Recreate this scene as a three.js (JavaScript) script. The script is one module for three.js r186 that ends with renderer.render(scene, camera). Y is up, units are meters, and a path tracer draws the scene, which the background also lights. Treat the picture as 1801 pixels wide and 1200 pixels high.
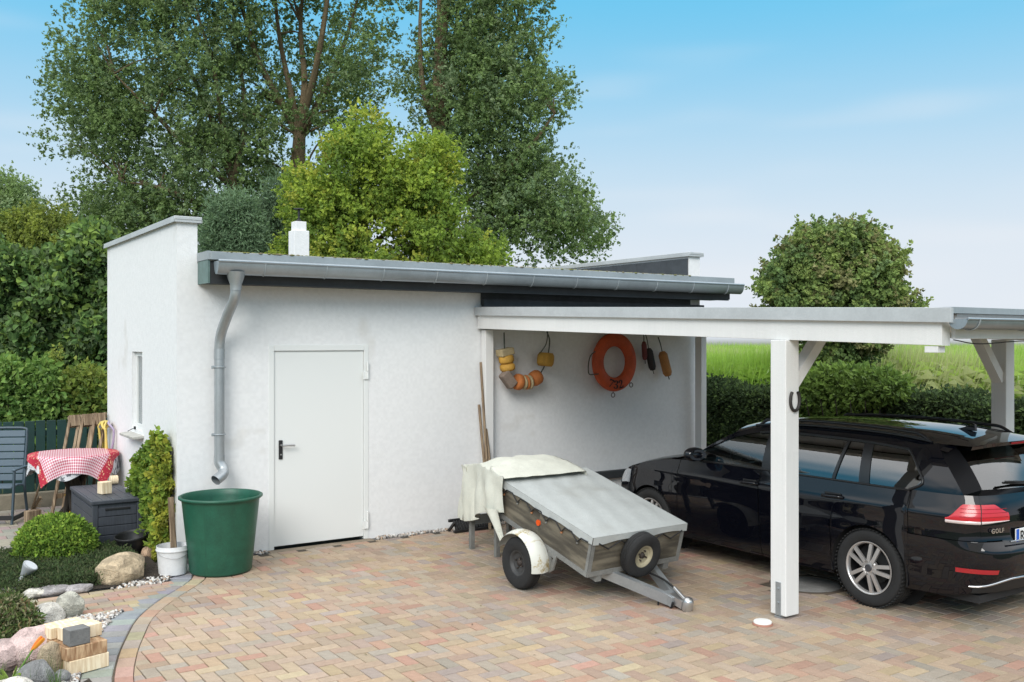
import * as THREE from 'three';
import { mergeGeometries, toCreasedNormals } from 'three/addons/utils/BufferGeometryUtils.js';
import { RoundedBoxGeometry } from 'three/addons/geometries/RoundedBoxGeometry.js';
import { FontLoader } from 'three/addons/loaders/FontLoader.js';
import { TextGeometry } from 'three/addons/geometries/TextGeometry.js';

// ---------- camera, sky, sun, exposure ----------
const W = 1801, H = 1200, F = 1700, EYE = 2.17, CZ = 9.71;      // focal length in photo pixels, eye height, distance of the eye to the facade
const S_ = 0.8310, C_ = 0.5562;                                 // the view turned against the facade
const scene = new THREE.Scene();
const camera = new THREE.PerspectiveCamera(2 * Math.atan(600 / F) * 180 / Math.PI, W / H, 0.05, 900);
camera.position.set(0, EYE, CZ);
camera.lookAt(C_ * 10, EYE, CZ - S_ * 10);
const renderer = new THREE.WebGLRenderer({ antialias: true });
renderer.toneMapping = THREE.LinearToneMapping;
const EXPOSURE = 1.55;
renderer.toneMappingExposure = EXPOSURE;
renderer.shadowMap.enabled = true;
const sstep = (a, b, x) => { const t = Math.min(1, Math.max(0, (x - a) / (b - a))); return t * t * (3 - 2 * t); };
const lerp = (a, b, t) => a + (b - a) * t;
function rng(seed) { let a = seed >>> 0; return () => { a = (a + 0x6D2B79F5) >>> 0; let t = a; t = Math.imul(t ^ (t >>> 15), t | 1); t ^= t + Math.imul(t ^ (t >>> 7), t | 61); return ((t ^ (t >>> 14)) >>> 0) / 4294967296; }; }
function lattice(seed, n) { const r = rng(seed), a = new Float32Array(n * n); for (let i = 0; i < a.length; i++) a[i] = r(); return (x, y) => {
  const xi = Math.floor(x), yi = Math.floor(y), fx = x - xi, fy = y - yi, u = fx * fx * (3 - 2 * fx), v = fy * fy * (3 - 2 * fy), m = (k) => ((k % n) + n) % n;
  const A = a[m(yi) * n + m(xi)], B = a[m(yi) * n + m(xi + 1)], Cc = a[m(yi + 1) * n + m(xi)], D = a[m(yi + 1) * n + m(xi + 1)];
  return lerp(lerp(A, B, u), lerp(Cc, D, u), v); }; }
{ // thin bright haze at the horizon, blue above it, a veil of high cloud over the rest of the sky
  const w = 1024, h = 512, d = new Float32Array(w * h * 4), n1 = lattice(5, 64), n2 = lattice(6, 64), n3 = lattice(7, 64);
  for (let j = 0; j < h; j++) for (let i = 0; i < w; i++) {
    const el = ((j + 0.5) / h - 0.5) * 180, u = i / w;
    const e = Math.max(0, el), t = sstep(2, 21.5, e);
    let c = [lerp(0.77, 0.15, t), lerp(0.83, 0.575, t), lerp(0.90, 0.88, t)];
    const streak = sstep(0.5, 0.9, 0.6 * n1(u * 24 % 64, e * 0.55) + 0.4 * n2(u * 64, e * 1.4)) * 0.32 * (1 - sstep(10, 22, e));
    c = c.map((v, k) => lerp(v, [0.86, 0.88, 0.92][k], streak));
    const veil = sstep(20, 36, e + 5 * (n1(u * 32, e * 0.3) - 0.5)) * (0.86 + 0.14 * n3(u * 16, e * 0.12));
    c = c.map((v, k) => lerp(v, [2.02, 2.03, 2.04][k], veil));
    if (el < 0) c = [0.32, 0.34, 0.30];
    const o = (j * w + i) * 4; d[o] = c[0] / EXPOSURE; d[o + 1] = c[1] / EXPOSURE; d[o + 2] = c[2] / EXPOSURE; d[o + 3] = 1;
  }
  const sky = new THREE.DataTexture(d, w, h, THREE.RGBAFormat, THREE.FloatType);
  sky.mapping = THREE.EquirectangularReflectionMapping; sky.magFilter = THREE.LinearFilter; sky.minFilter = THREE.LinearFilter; sky.wrapS = THREE.RepeatWrapping; sky.needsUpdate = true;
  scene.background = sky; scene.environment = sky;
}
const sun = new THREE.DirectionalLight(new THREE.Color(1, 0.965, 0.91), 1.36);
sun.position.set(5 - 23, 18.5, 3 + 22); sun.target.position.set(5, 0, 3);
sun.castShadow = true; sun.shadow.radius = 52; sun.shadow.mapSize.set(2048, 2048);
Object.assign(sun.shadow.camera, { left: -25, right: 25, top: 25, bottom: -25, near: 1, far: 120 });
scene.add(sun, sun.target);

// ---------- helpers ----------
const V = (x, y, z) => new THREE.Vector3(x, y, z);
// a photo pixel gives a direction; the ground, the facade or a depth gives the distance
function ray(px, py) { const a = (px - 900) / F, b = (600 - py) / F; return [S_ * a + C_, b, C_ * a - S_]; }
const at = (px, py, depth) => { const r = ray(px, py); return V(r[0] * depth, EYE + r[1] * depth, CZ + r[2] * depth); };
const onGround = (px, py, y = 0) => { const r = ray(px, py); return at(px, py, (y - EYE) / r[1]); };
const onZ = (px, py, z) => { const r = ray(px, py); return at(px, py, (z - CZ) / r[2]); };
const inFrame = (p, m = 0) => { const z = p.z - CZ, X = S_ * p.x + C_ * z, Z = C_ * p.x - S_ * z; if (Z < 0.5) return false; const px = 900 + F * X / Z, py = 600 - F * (p.y - EYE) / Z; return px > -m && px < W + m && py > -m && py < H + m; };
const names = new Map();
function numbered(n) { const k = names.get(n) || 0; names.set(n, k + 1); return k ? n + '_' + String(k).padStart(3, '0') : n; }
const norm = (g) => { if (g.index) g = g.toNonIndexed(); for (const k of Object.keys(g.attributes)) if (!['position', 'normal', 'uv', 'color'].includes(k)) g.deleteAttribute(k); return g; };
const merge = (list) => { const l = list.flat(9).map(norm); return l.length === 1 ? l[0] : mergeGeometries(l, false); };
function metricUV(g) { // texture coordinates in metres, from the side each face looks to
  const p = g.attributes.position, n = g.attributes.normal, uv = new Float32Array(p.count * 2);
  for (let i = 0; i < p.count; i++) { const ax = Math.abs(n.getX(i)), ay = Math.abs(n.getY(i)), az = Math.abs(n.getZ(i)); let u, v;
    if (ay >= ax && ay >= az) { u = p.getX(i); v = p.getZ(i); } else if (ax >= az) { u = p.getZ(i); v = p.getY(i); } else { u = p.getX(i); v = p.getY(i); }
    uv[2 * i] = u; uv[2 * i + 1] = v; }
  g.setAttribute('uv', new THREE.BufferAttribute(uv, 2)); return g; }
function obj(name, geos, mat, parent = scene, uvKeep = false) {
  let g = merge([geos]); if (!g.attributes.normal) g.computeVertexNormals(); if (!uvKeep) metricUV(g);
  const m = new THREE.Mesh(g, mat); m.name = parent === scene ? numbered(name) : name; m.castShadow = m.receiveShadow = true; parent.add(m); return m; }
function tag(o, label, category, group) { Object.assign(o.userData, { label, category }); if (group) o.userData.group = group; return o; }
function thing(name, label, category, pos = [0, 0, 0], turn = 0, group) { const o = new THREE.Group(); o.name = numbered(name); o.position.set(...pos); o.rotation.y = turn; scene.add(o); return tag(o, label, category, group); }
function struct(name, geos, mat) { const o = obj(name, geos, mat); o.userData.kind = 'structure'; return o; }
function copy(o, label) { const c = o.clone(); c.name = numbered(o.name.replace(/_\d+$/, '')); c.userData = { ...o.userData }; if (label) c.userData.label = label; scene.add(c); return c; }
const T = (g, x = 0, y = 0, z = 0, rx = 0, ry = 0, rz = 0) => { if (rx) g.rotateX(rx); if (ry) g.rotateY(ry); if (rz) g.rotateZ(rz); return g.translate(x, y, z); };
const box = (w, h, d, x, y, z, rx, ry, rz) => T(new THREE.BoxGeometry(w, h, d), x, y, z, rx, ry, rz);
const rbox = (w, h, d, r, x, y, z, rx, ry, rz) => T(new RoundedBoxGeometry(w, h, d, 2, r), x, y, z, rx, ry, rz);
const span = (x0, x1, y0, y1, z0, z1, r = 0) => r ? rbox(x1 - x0, y1 - y0, z1 - z0, r, (x0 + x1) / 2, (y0 + y1) / 2, (z0 + z1) / 2) : box(x1 - x0, y1 - y0, z1 - z0, (x0 + x1) / 2, (y0 + y1) / 2, (z0 + z1) / 2);
const cyl = (r0, r1, h, x, y, z, seg = 24, rx, ry, rz) => T(new THREE.CylinderGeometry(r1, r0, h, seg), x, y, z, rx, ry, rz);
const lathe = (pts, seg = 40) => new THREE.LatheGeometry(pts.map(([r, y]) => new THREE.Vector2(r, y)), seg);
const tube = (pts, r, seg = 40, rad = 8, closed = false, tension = 0.5) => new THREE.TubeGeometry(new THREE.CatmullRomCurve3(pts.map((p) => p.isVector3 ? p : V(...p)), closed, 'catmullrom', tension), seg, r, rad, closed);
const torus = (R, r, x, y, z, rx, ry, rz, a = 12, b = 40) => T(new THREE.TorusGeometry(R, r, a, b), x, y, z, rx, ry, rz);
function rod(a, b, r0, r1 = r0, seg = 8) { a = a.isVector3 ? a : V(...a); b = b.isVector3 ? b : V(...b); const d = b.clone().sub(a), g = new THREE.CylinderGeometry(r1, r0, d.length(), seg); g.translate(0, d.length() / 2, 0); g.applyQuaternion(new THREE.Quaternion().setFromUnitVectors(V(0, 1, 0), d.normalize())); return g.translate(a.x, a.y, a.z); }
function bar(a, b, w, h, up = V(0, 1, 0)) { a = a.isVector3 ? a : V(...a); b = b.isVector3 ? b : V(...b); const d = b.clone().sub(a), L = d.length(); const g = new THREE.BoxGeometry(w, h, L); const m = new THREE.Matrix4().lookAt(b, a, up); m.setPosition(a.clone().add(b).multiplyScalar(0.5)); return g.applyMatrix4(m); }
function grid(nu, nv, f) { // surface patch from f(s, t) -> [x, y, z]
  const p = [], idx = [], uv = []; for (let j = 0; j <= nv; j++) for (let i = 0; i <= nu; i++) { p.push(...f(i / nu, j / nv)); uv.push(i / nu, j / nv); }
  for (let j = 0; j < nv; j++) for (let i = 0; i < nu; i++) { const a = j * (nu + 1) + i, b = a + 1, c = a + nu + 1, d = c + 1; idx.push(a, b, d, a, d, c); }
  const g = new THREE.BufferGeometry(); g.setAttribute('position', new THREE.Float32BufferAttribute(p, 3)); g.setAttribute('uv', new THREE.Float32BufferAttribute(uv, 2)); g.setIndex(idx); g.computeVertexNormals(); return g; }
const extrude = (shape, depth, bevel = 0) => new THREE.ExtrudeGeometry(shape, { depth, bevelEnabled: bevel > 0, bevelSize: bevel, bevelThickness: bevel, bevelSegments: 2, curveSegments: 16 });
const poly = (pts, holes = []) => { const s = new THREE.Shape(pts.map((p) => new THREE.Vector2(...p))); for (const h of holes) s.holes.push(new THREE.Path(h.map((p) => new THREE.Vector2(...p)))); return s; };
const interp = (tab) => (x) => { if (x <= tab[0][0]) return tab[0][1]; for (let i = 1; i < tab.length; i++) if (x <= tab[i][0]) { const a = tab[i - 1], b = tab[i], m0 = i > 1 ? (b[1] - tab[i - 2][1]) / (b[0] - tab[i - 2][0]) : (b[1] - a[1]) / (b[0] - a[0]), m1 = i < tab.length - 1 ? (tab[i + 1][1] - a[1]) / (tab[i + 1][0] - a[0]) : (b[1] - a[1]) / (b[0] - a[0]), h = b[0] - a[0], t = (x - a[0]) / h, t2 = t * t, t3 = t2 * t; return (2 * t3 - 3 * t2 + 1) * a[1] + (t3 - 2 * t2 + t) * h * m0 + (-2 * t3 + 3 * t2) * b[1] + (t3 - t2) * h * m1; } return tab[tab.length - 1][1]; };
function insidePoly(x, y, P) { let c = false; for (let i = 0, j = P.length - 1; i < P.length; j = i++) if ((P[i][1] > y) !== (P[j][1] > y) && x < (P[j][0] - P[i][0]) * (y - P[i][1]) / (P[j][1] - P[i][1]) + P[i][0]) c = !c; return c; }

// ---------- materials ----------
function noiseTex(n, seed, freqs, fn, srgb, size) { // tileable; fn gets one value per frequency
  const L = freqs.map((f, k) => lattice(seed + k * 17, Array.isArray(f) ? Math.max(f[0], f[1]) : f)); const d = new Uint8Array(n * n * 4);
  for (let j = 0; j < n; j++) for (let i = 0; i < n; i++) { const v = freqs.map((f, k) => { const [fx, fy] = Array.isArray(f) ? f : [f, f]; return Array.isArray(f) ? L[k]((i / n) * fx, (j / n) * fy) : L[k]((i / n) * f, (j / n) * f); });
    const c = fn(v, i / n, j / n), o = (j * n + i) * 4; for (let k = 0; k < 3; k++) d[o + k] = Math.max(0, Math.min(255, 255 * (Array.isArray(c) ? c[k] : c))); d[o + 3] = 255; }
  const t = new THREE.DataTexture(d, n, n); t.wrapS = t.wrapT = THREE.RepeatWrapping; t.magFilter = THREE.LinearFilter; t.minFilter = THREE.LinearMipmapLinearFilter; t.generateMipmaps = true; if (srgb) t.colorSpace = THREE.SRGBColorSpace; t.repeat.set(1 / size, 1 / size); t.needsUpdate = true; return t; }
const rgb = (r, g, b) => new THREE.Color().setRGB(r, g, b);
const hex = (h) => new THREE.Color(h);
const std = (color, roughness = 0.7, metalness = 0, extra = {}) => new THREE.MeshStandardMaterial({ color, roughness, metalness, side: THREE.DoubleSide, ...extra });
const phy = (o) => new THREE.MeshPhysicalMaterial({ side: THREE.DoubleSide, ...o });
const fine = noiseTex(512, 11, [16, 64, 128, 256], (v) => 0.1 * v[0] + 0.25 * v[1] + 0.3 * v[2] + 0.35 * v[3], false, 0.8);
const grainy = noiseTex(512, 31, [4, 12, 40, 160], (v) => { const k = 0.90 + 0.10 * (0.35 * v[0] + 0.25 * v[1] + 0.2 * v[2] + 0.2 * v[3]) * 1.6 - 0.05; return [k, k, k]; }, true, 1.7);
const scuffed = noiseTex(512, 51, [5, 20, 70, 200], (v) => { const k = 0.72 + 0.30 * (0.3 * v[0] + 0.3 * v[1] + 0.2 * v[2] + 0.2 * v[3]); return [k, k, k * 0.99]; }, true, 1.1);
const stain = noiseTex(512, 71, [3, 9, 30, 120], (v) => { const s = sstep(0.60, 0.85, 0.5 * v[0] + 0.3 * v[1] + 0.2 * v[2]) * 0.07, k = 0.965 + 0.03 * v[3] - s; return [k, k - s * 0.15, k - s * 0.4]; }, true, 3.4);
const woodMap = (seed, a, b, size = 0.9, f = 70) => noiseTex(512, seed, [[f, 4], [f * 2, 8], [7, 3], [160, 40]], (v) => { const t = 0.45 * v[0] + 0.25 * v[1] + 0.2 * v[2] + 0.1 * v[3]; return [0, 1, 2].map((k) => lerp(a[k], b[k], sstep(0.2, 0.8, t))); }, true, size);
const M = {
  stucco: std(rgb(0.80, 0.80, 0.80), 0.92, 0, { map: stain, bumpMap: fine, bumpScale: 0.0022 }),
  doorWhite: std(rgb(0.74, 0.75, 0.735), 0.45, 0),
  whiteWood: std(rgb(0.755, 0.75, 0.745), 0.62, 0, { map: noiseTex(512, 91, [[60, 3], [120, 6], [6, 5], [180, 90]], (v) => { const k = 0.955 + 0.045 * (0.25 * v[0] + 0.25 * v[1] + 0.5 * v[2]); return [k, k * 0.998, k * 0.992]; }, true, 1.3), bumpMap: fine, bumpScale: 0.0015 }),
  zinc: std(rgb(0.44, 0.49, 0.53), 0.42, 0.7, { map: grainy }),
  zincFlat: std(rgb(0.42, 0.46, 0.48), 0.55, 0.4, { map: grainy }),
  zincLight: std(rgb(0.60, 0.62, 0.63), 0.5, 0.25, { map: grainy }),
  zincDark: std(rgb(0.15, 0.18, 0.20), 0.5, 0.55, { map: scuffed }),
  greenPanel: std(rgb(0.16, 0.25, 0.24), 0.55, 0, { map: scuffed }),
  anthracite: std(rgb(0.038, 0.042, 0.048), 0.6, 0, { map: scuffed }),
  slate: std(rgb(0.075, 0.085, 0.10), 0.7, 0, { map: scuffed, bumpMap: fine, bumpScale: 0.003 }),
  bitumen: std(rgb(0.16, 0.16, 0.15), 0.95, 0, { map: scuffed }),
  black: std(rgb(0.012, 0.012, 0.013), 0.55, 0),
  blackPlastic: std(rgb(0.02, 0.02, 0.022), 0.5, 0, { map: scuffed }),
  steel: std(rgb(0.55, 0.55, 0.55), 0.35, 0.9),
  galv: std(rgb(0.47, 0.50, 0.52), 0.42, 0.65, { map: grainy }),
  galvDull: std(rgb(0.30, 0.30, 0.29), 0.75, 0.25, { map: scuffed }),
  rubber: std(rgb(0.022, 0.022, 0.023), 0.86, 0, { map: scuffed, bumpMap: fine, bumpScale: 0.002 }),
  joint: std(rgb(0.115, 0.09, 0.065), 0.98, 0, { map: scuffed }),
  soil: std(rgb(0.060, 0.046, 0.034), 1, 0, { map: scuffed, bumpMap: fine, bumpScale: 0.02 }),
  meadow: std(rgb(0.085, 0.115, 0.04), 1, 0, { map: scuffed }),
  gravelBed: std(rgb(0.22, 0.21, 0.20), 1, 0, { map: scuffed, bumpMap: fine, bumpScale: 0.02 }),
  paver: std(rgb(1, 1, 1), 0.93, 0, { vertexColors: true, map: noiseTex(512, 111, [6, 22, 90, 220], (v) => { const k = 0.80 + 0.22 * (0.3 * v[0] + 0.25 * v[1] + 0.2 * v[2] + 0.25 * v[3]); return [k, k, k]; }, true, 0.9), bumpMap: fine, bumpScale: 0.003 }),
  bark: std(rgb(0.25, 0.185, 0.105), 0.95, 0, { map: scuffed, bumpMap: fine, bumpScale: 0.03 }),
  darkBark: std(rgb(0.06, 0.047, 0.036), 0.95, 0, { map: scuffed, bumpMap: fine, bumpScale: 0.02 }),
  greyWood: std(rgb(1, 1, 1), 0.85, 0, { map: woodMap(121, [0.27, 0.25, 0.215], [0.47, 0.44, 0.38], 1.1, 30), bumpMap: fine, bumpScale: 0.002 }),
  oldWood: std(rgb(1, 1, 1), 0.85, 0, { map: woodMap(131, [0.40, 0.33, 0.26], [0.64, 0.56, 0.46], 0.8) }),
  paleWood: std(rgb(1, 1, 1), 0.8, 0, { map: woodMap(141, [0.84, 0.74, 0.60], [0.95, 0.89, 0.78], 0.5) }),
};

// ---------- the setting: ground, driveway, patio, path, beds ----------
struct('ground', new THREE.PlaneGeometry(700, 700).rotateX(-Math.PI / 2).translate(0, -0.045, 0), M.meadow);
const innerX = interp([[-0.2, 2.78], [0.35, 2.72], [0.85, 2.56], [1.41, 2.14], [1.84, 1.88], [2.3, 1.70], [2.71, 1.56], [3.26, 1.42], [4.2, 1.30], [5.5, 1.30], [8, 1.5]]);
const slopeX = (z) => (innerX(z + 0.02) - innerX(z - 0.02)) / 0.04;
const PAVE = [[0.56, 0.46, 0.30], [0.60, 0.52, 0.36], [0.52, 0.44, 0.34], [0.56, 0.40, 0.31], [0.57, 0.33, 0.27], [0.50, 0.41, 0.36], [0.44, 0.40, 0.40], [0.47, 0.45, 0.40], [0.43, 0.44, 0.40], [0.50, 0.42, 0.31], [0.60, 0.48, 0.38], [0.47, 0.36, 0.30], [0.54, 0.47, 0.37], [0.55, 0.44, 0.34]].map((c) => c.map((v, k) => lerp(v, [0.53, 0.42, 0.305][k], 0.35) * [0.845, 0.79, 0.755][k]));
function paverGeo(P, color, top = 0, chamfer = 0.004, deep = 0.028) { // P: convex outline [x, z]
  let cx = 0, cz = 0; P.forEach((p) => { cx += p[0] / P.length; cz += p[1] / P.length; });
  const inn = P.map(([x, z]) => { const l = Math.hypot(x - cx, z - cz) || 1; return [x - (x - cx) / l * chamfer * 1.3, z - (z - cz) / l * chamfer * 1.3]; });
  const pos = [], n = P.length, q = (a, b, c, d) => pos.push(...a, ...b, ...c, ...a, ...c, ...d);
  for (let i = 1; i < n - 1; i++) pos.push(inn[0][0], top, inn[0][1], inn[i + 1][0], top, inn[i + 1][1], inn[i][0], top, inn[i][1]);
  for (let i = 0; i < n; i++) { const j = (i + 1) % n, a = P[i], b = P[j], c = inn[j], d = inn[i];
    q([a[0], top - chamfer, a[1]], [d[0], top, d[1]], [c[0], top, c[1]], [b[0], top - chamfer, b[1]]);
    q([a[0], top - deep, a[1]], [a[0], top - chamfer, a[1]], [b[0], top - chamfer, b[1]], [b[0], top - deep, b[1]]); }
  const g = new THREE.BufferGeometry(); g.setAttribute('position', new THREE.Float32BufferAttribute(pos, 3)); g.computeVertexNormals();
  const col = new Float32Array(pos.length); for (let i = 0; i < pos.length; i += 3) { col[i] = color[0]; col[i + 1] = color[1]; col[i + 2] = color[2]; }
  g.setAttribute('color', new THREE.BufferAttribute(col, 3)); return metricUV(g); }
function clipHalf(P, nx, nz, d) { const o = []; for (let i = 0; i < P.length; i++) { const a = P[i], b = P[(i + 1) % P.length], da = a[0] * nx + a[1] * nz - d, db = b[0] * nx + b[1] * nz - d; if (da >= 0) o.push(a); if (da * db < 0) { const t = da / (da - db); o.push([lerp(a[0], b[0], t), lerp(a[1], b[1], t)]); } } return o; }
function layPieces(parent, pieces, partName, most) { // the pieces that show largest become parts of their own, the rest one part
  pieces.forEach((p) => { const c = V(p.c[0], 0, p.c[1]); p.d = (inFrame(c, 15) ? 0 : 1000) + Math.hypot(c.x, c.z - CZ); }); pieces.sort((a, b) => a.d - b.d);
  pieces.slice(0, most).forEach((p) => { const m = new THREE.Mesh(p.geo(), M.paver); m.name = partName; m.castShadow = m.receiveShadow = true; if (p.pos) m.position.set(...p.pos); if (p.tilt) m.rotation.set(p.tilt[0], 0, p.tilt[1]); parent.add(m); });
  if (pieces.length > most) { const g = mergeGeometries(pieces.slice(most).map((p) => { const q = p.geo().clone(); if (p.tilt) q.rotateX(p.tilt[0]).rotateZ(p.tilt[1]); return p.pos ? q.translate(...p.pos) : q; })); const m = new THREE.Mesh(g, M.paver); m.name = partName + '_field'; m.userData.kind = 'stuff'; m.castShadow = m.receiveShadow = true; parent.add(m); } }
{ // herringbone of 20 x 10 cm blocks, parallel to the house
  const R = rng(77), U = 0.1005, shapes = new Map(), pieces = [];
  const variants = []; for (let k = 0; k < 56; k++) { const c = PAVE[k % PAVE.length], f = [0.84, 0.93, 1.0, 1.08][Math.floor(k / 14)], j = () => 0.97 + 0.06 * R(); variants.push([c[0] * f * j(), c[1] * f * j(), c[2] * f * j()]); }
  const x0 = 1.1, z0 = 0.13, nx = 108, nz = 86, toneA = lattice(401, 16);
  const pick = (x, z) => { const t = 0.6 * toneA(x * 1.3, z * 1.3) + 0.25 * toneA(x * 4 + 3, z * 4 + 7) + 0.4 * (R() - 0.5); return Math.floor(R() * 14) + 14 * Math.max(0, Math.min(3, Math.floor((t - 0.02) * 4.6))); };
  for (let j = 0; j < nz; j++) for (let i = 0; i < nx; i++) {
    const k = (((i - j) % 4) + 4) % 4; if (k !== 0 && k !== 2) continue;
    const w = k === 0 ? 2 * U : U, h = k === 0 ? U : 2 * U, cx = x0 + (i + (k === 0 ? 1 : 0.5)) * U, cz = z0 + (j + (k === 0 ? 0.5 : 0)) * U;
    const edge = innerX(cz); if (cx < edge - 0.12 || cz - h / 2 < 0.10) continue;
    const mz = 6.96, mr = 0.36; if (Math.hypot(cx - 6.98, cz - 4.02) < mr) continue;
    const vi = pick(cx, cz), dy = (R() - 0.5) * 0.003, gx = w / 2 - 0.003, gz = h / 2 - 0.003;
    if (cx < edge + 0.13) { const s = slopeX(cz), l = Math.hypot(1, s), nxx = 1 / l, nzz = -s / l, d = edge * nxx + cz * nzz + 0.004; const P = clipHalf([[cx - gx, cz - gz], [cx + gx, cz - gz], [cx + gx, cz + gz], [cx - gx, cz + gz]], nxx, nzz, d);
      if (P.length < 3) continue; pieces.push({ c: [cx, cz], geo: () => paverGeo(P, variants[vi], dy) }); continue; }
    const key = k + ':' + vi; if (!shapes.has(key)) shapes.set(key, paverGeo([[-gx, -gz], [gx, -gz], [gx, gz], [-gx, gz]], variants[vi]));
    pieces.push({ c: [cx, cz], geo: () => shapes.get(key), pos: [cx, dy, cz], tilt: [(R() - 0.5) * 0.022, (R() - 0.5) * 0.022] });
  }
  const base = []; const O = []; for (let z = 0.1; z <= 8.8; z += 0.1) O.push([innerX(z) - 0.35, z]); O.push([12, 8.8], [12, 0.1]);
  base.push(new THREE.ShapeGeometry(poly(O.map(([x, z]) => [x, -z]))).rotateX(-Math.PI / 2).translate(0, -0.011, 0));
  const drive = struct('driveway', base, M.joint);
  layPieces(drive, pieces, 'paver', 300);
  // the edge: a course of blocks along the curve, then a band of grey setts
  const R2 = rng(9), courses = [['edge_block', 0.0, -0.115, 0.20, PAVE], ['granite_sett', -0.125, -0.325, 0.145, [[0.33, 0.335, 0.335], [0.38, 0.38, 0.37], [0.30, 0.31, 0.31], [0.35, 0.36, 0.35]]]];
  for (const [nm, a, b, len, cols] of courses) { let z = 0.05, q = [];
    while (z < 7) { const s = slopeX(z), dz = len / Math.hypot(1, s); const P = [z, z + dz].map((zz) => { const sl = slopeX(zz), l = Math.hypot(1, sl), nX = 1 / l, nZ = -sl / l; return [[innerX(zz) + nX * a, zz + nZ * a], [innerX(zz) + nX * b, zz + nZ * b]]; });
      let Q = [P[0][0], P[1][0], P[1][1], P[0][1]]; const c = [(Q[0][0] + Q[2][0]) / 2, (Q[0][1] + Q[2][1]) / 2]; Q = Q.map(([x, zz]) => [c[0] + (x - c[0]) * 0.975, c[1] + (zz - c[1]) * 0.975]);
      const col = cols[Math.floor(R2() * cols.length)].map((v) => v * (0.9 + 0.2 * R2())), top = (R2() - 0.5) * 0.004 - (nm === 'granite_sett' ? 0.004 : 0);
      q.push({ c, geo: () => paverGeo(Q, col, top, nm === 'granite_sett' ? 0.007 : 0.004) }); z += dz; }
    layPieces(drive, q, nm, 120); }
}
{ // patio on the gable side and the short path to it
  const patio = struct('patio', span(-2.6, 2.54, -0.06, -0.012, -4.2, -1.15), M.joint), R = rng(12), q = [], cols = [[0.40, 0.35, 0.28], [0.37, 0.32, 0.27], [0.43, 0.37, 0.30], [0.39, 0.33, 0.29]];
  for (let j = 0; j < 15; j++) for (let i = 0; i < 26; i++) { const x = -2.6 + i * 0.2 + (j % 2) * 0.1, z = -4.18 + j * 0.2, c = cols[Math.floor(R() * 4)].map((v) => v * (0.88 + 0.2 * R())), t = (R() - 0.5) * 0.003; if (x > 2.4) continue; q.push({ c: [x + 0.1, z + 0.1], geo: () => paverGeo([[x + 0.003, z + 0.003], [x + 0.197, z + 0.003], [x + 0.197, z + 0.197], [x + 0.003, z + 0.197]], c, t) }); }
  layPieces(patio, q, 'patio_block', 300);
  const path = struct('garden_path', span(-2.2, 1.95, -0.06, -0.012, 0.74, 1.52), M.joint), q2 = [];
  for (let j = 0; j < 8; j++) for (let i = 0; i < 24; i++) { const x = -2.2 + i * 0.2 + (j % 2) * 0.1, z = 0.74 + j * 0.098, lim = innerX(z + 0.05) - 0.34; if (x > lim) continue; const x1 = Math.min(x + 0.197, lim + 0.05), c = PAVE[Math.floor(R() * PAVE.length)].map((v) => v * (0.9 + 0.2 * R())), t = (R() - 0.5) * 0.003; if (x1 - x < 0.03) continue; q2.push({ c: [x + 0.1, z + 0.05], geo: () => paverGeo([[x + 0.003, z + 0.002], [x1, z + 0.002], [x1, z + 0.096], [x + 0.003, z + 0.096]], c, t) }); }
  layPieces(path, q2, 'path_block', 300);
  struct('planting_bed', [grid(30, 20, (s, t) => { const x = lerp(-2.4, 2.3, s), z = lerp(-1.15, 0.72, t); return [x, 0.005 + 0.05 * Math.sin(Math.PI * t) + 0.01 * Math.sin(x * 9 + z * 7), z]; }), grid(20, 20, (s, t) => { const x = lerp(-2.4, 1.2, s), z = lerp(1.52, 4.2, t); return [x, -0.01 + 0.10 * Math.sin(Math.PI * Math.min(1, t * 1.2)) * (1 - s) + 0.01 * Math.sin(x * 9 + z * 7), z]; })], M.soil);
  struct('gravel_bed', [span(2.54, 12, -0.05, -0.006, 0.0, 0.128), new THREE.ShapeGeometry(poly([[1.4, -0.72], [2.25, -0.72], [2.54, 0.1], [2.54, 0.6], [1.9, 0.5]].map(([x, z]) => [x, z]))).rotateX(-Math.PI / 2).translate(0, 0.001, 0), new THREE.ShapeGeometry(poly([[0.9, -1.53], [1.75, -1.53], [1.05, -3.6], [0.4, -3.6]])).rotateX(-Math.PI / 2).translate(0, -0.008, 0)], M.gravelBed);
}
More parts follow.
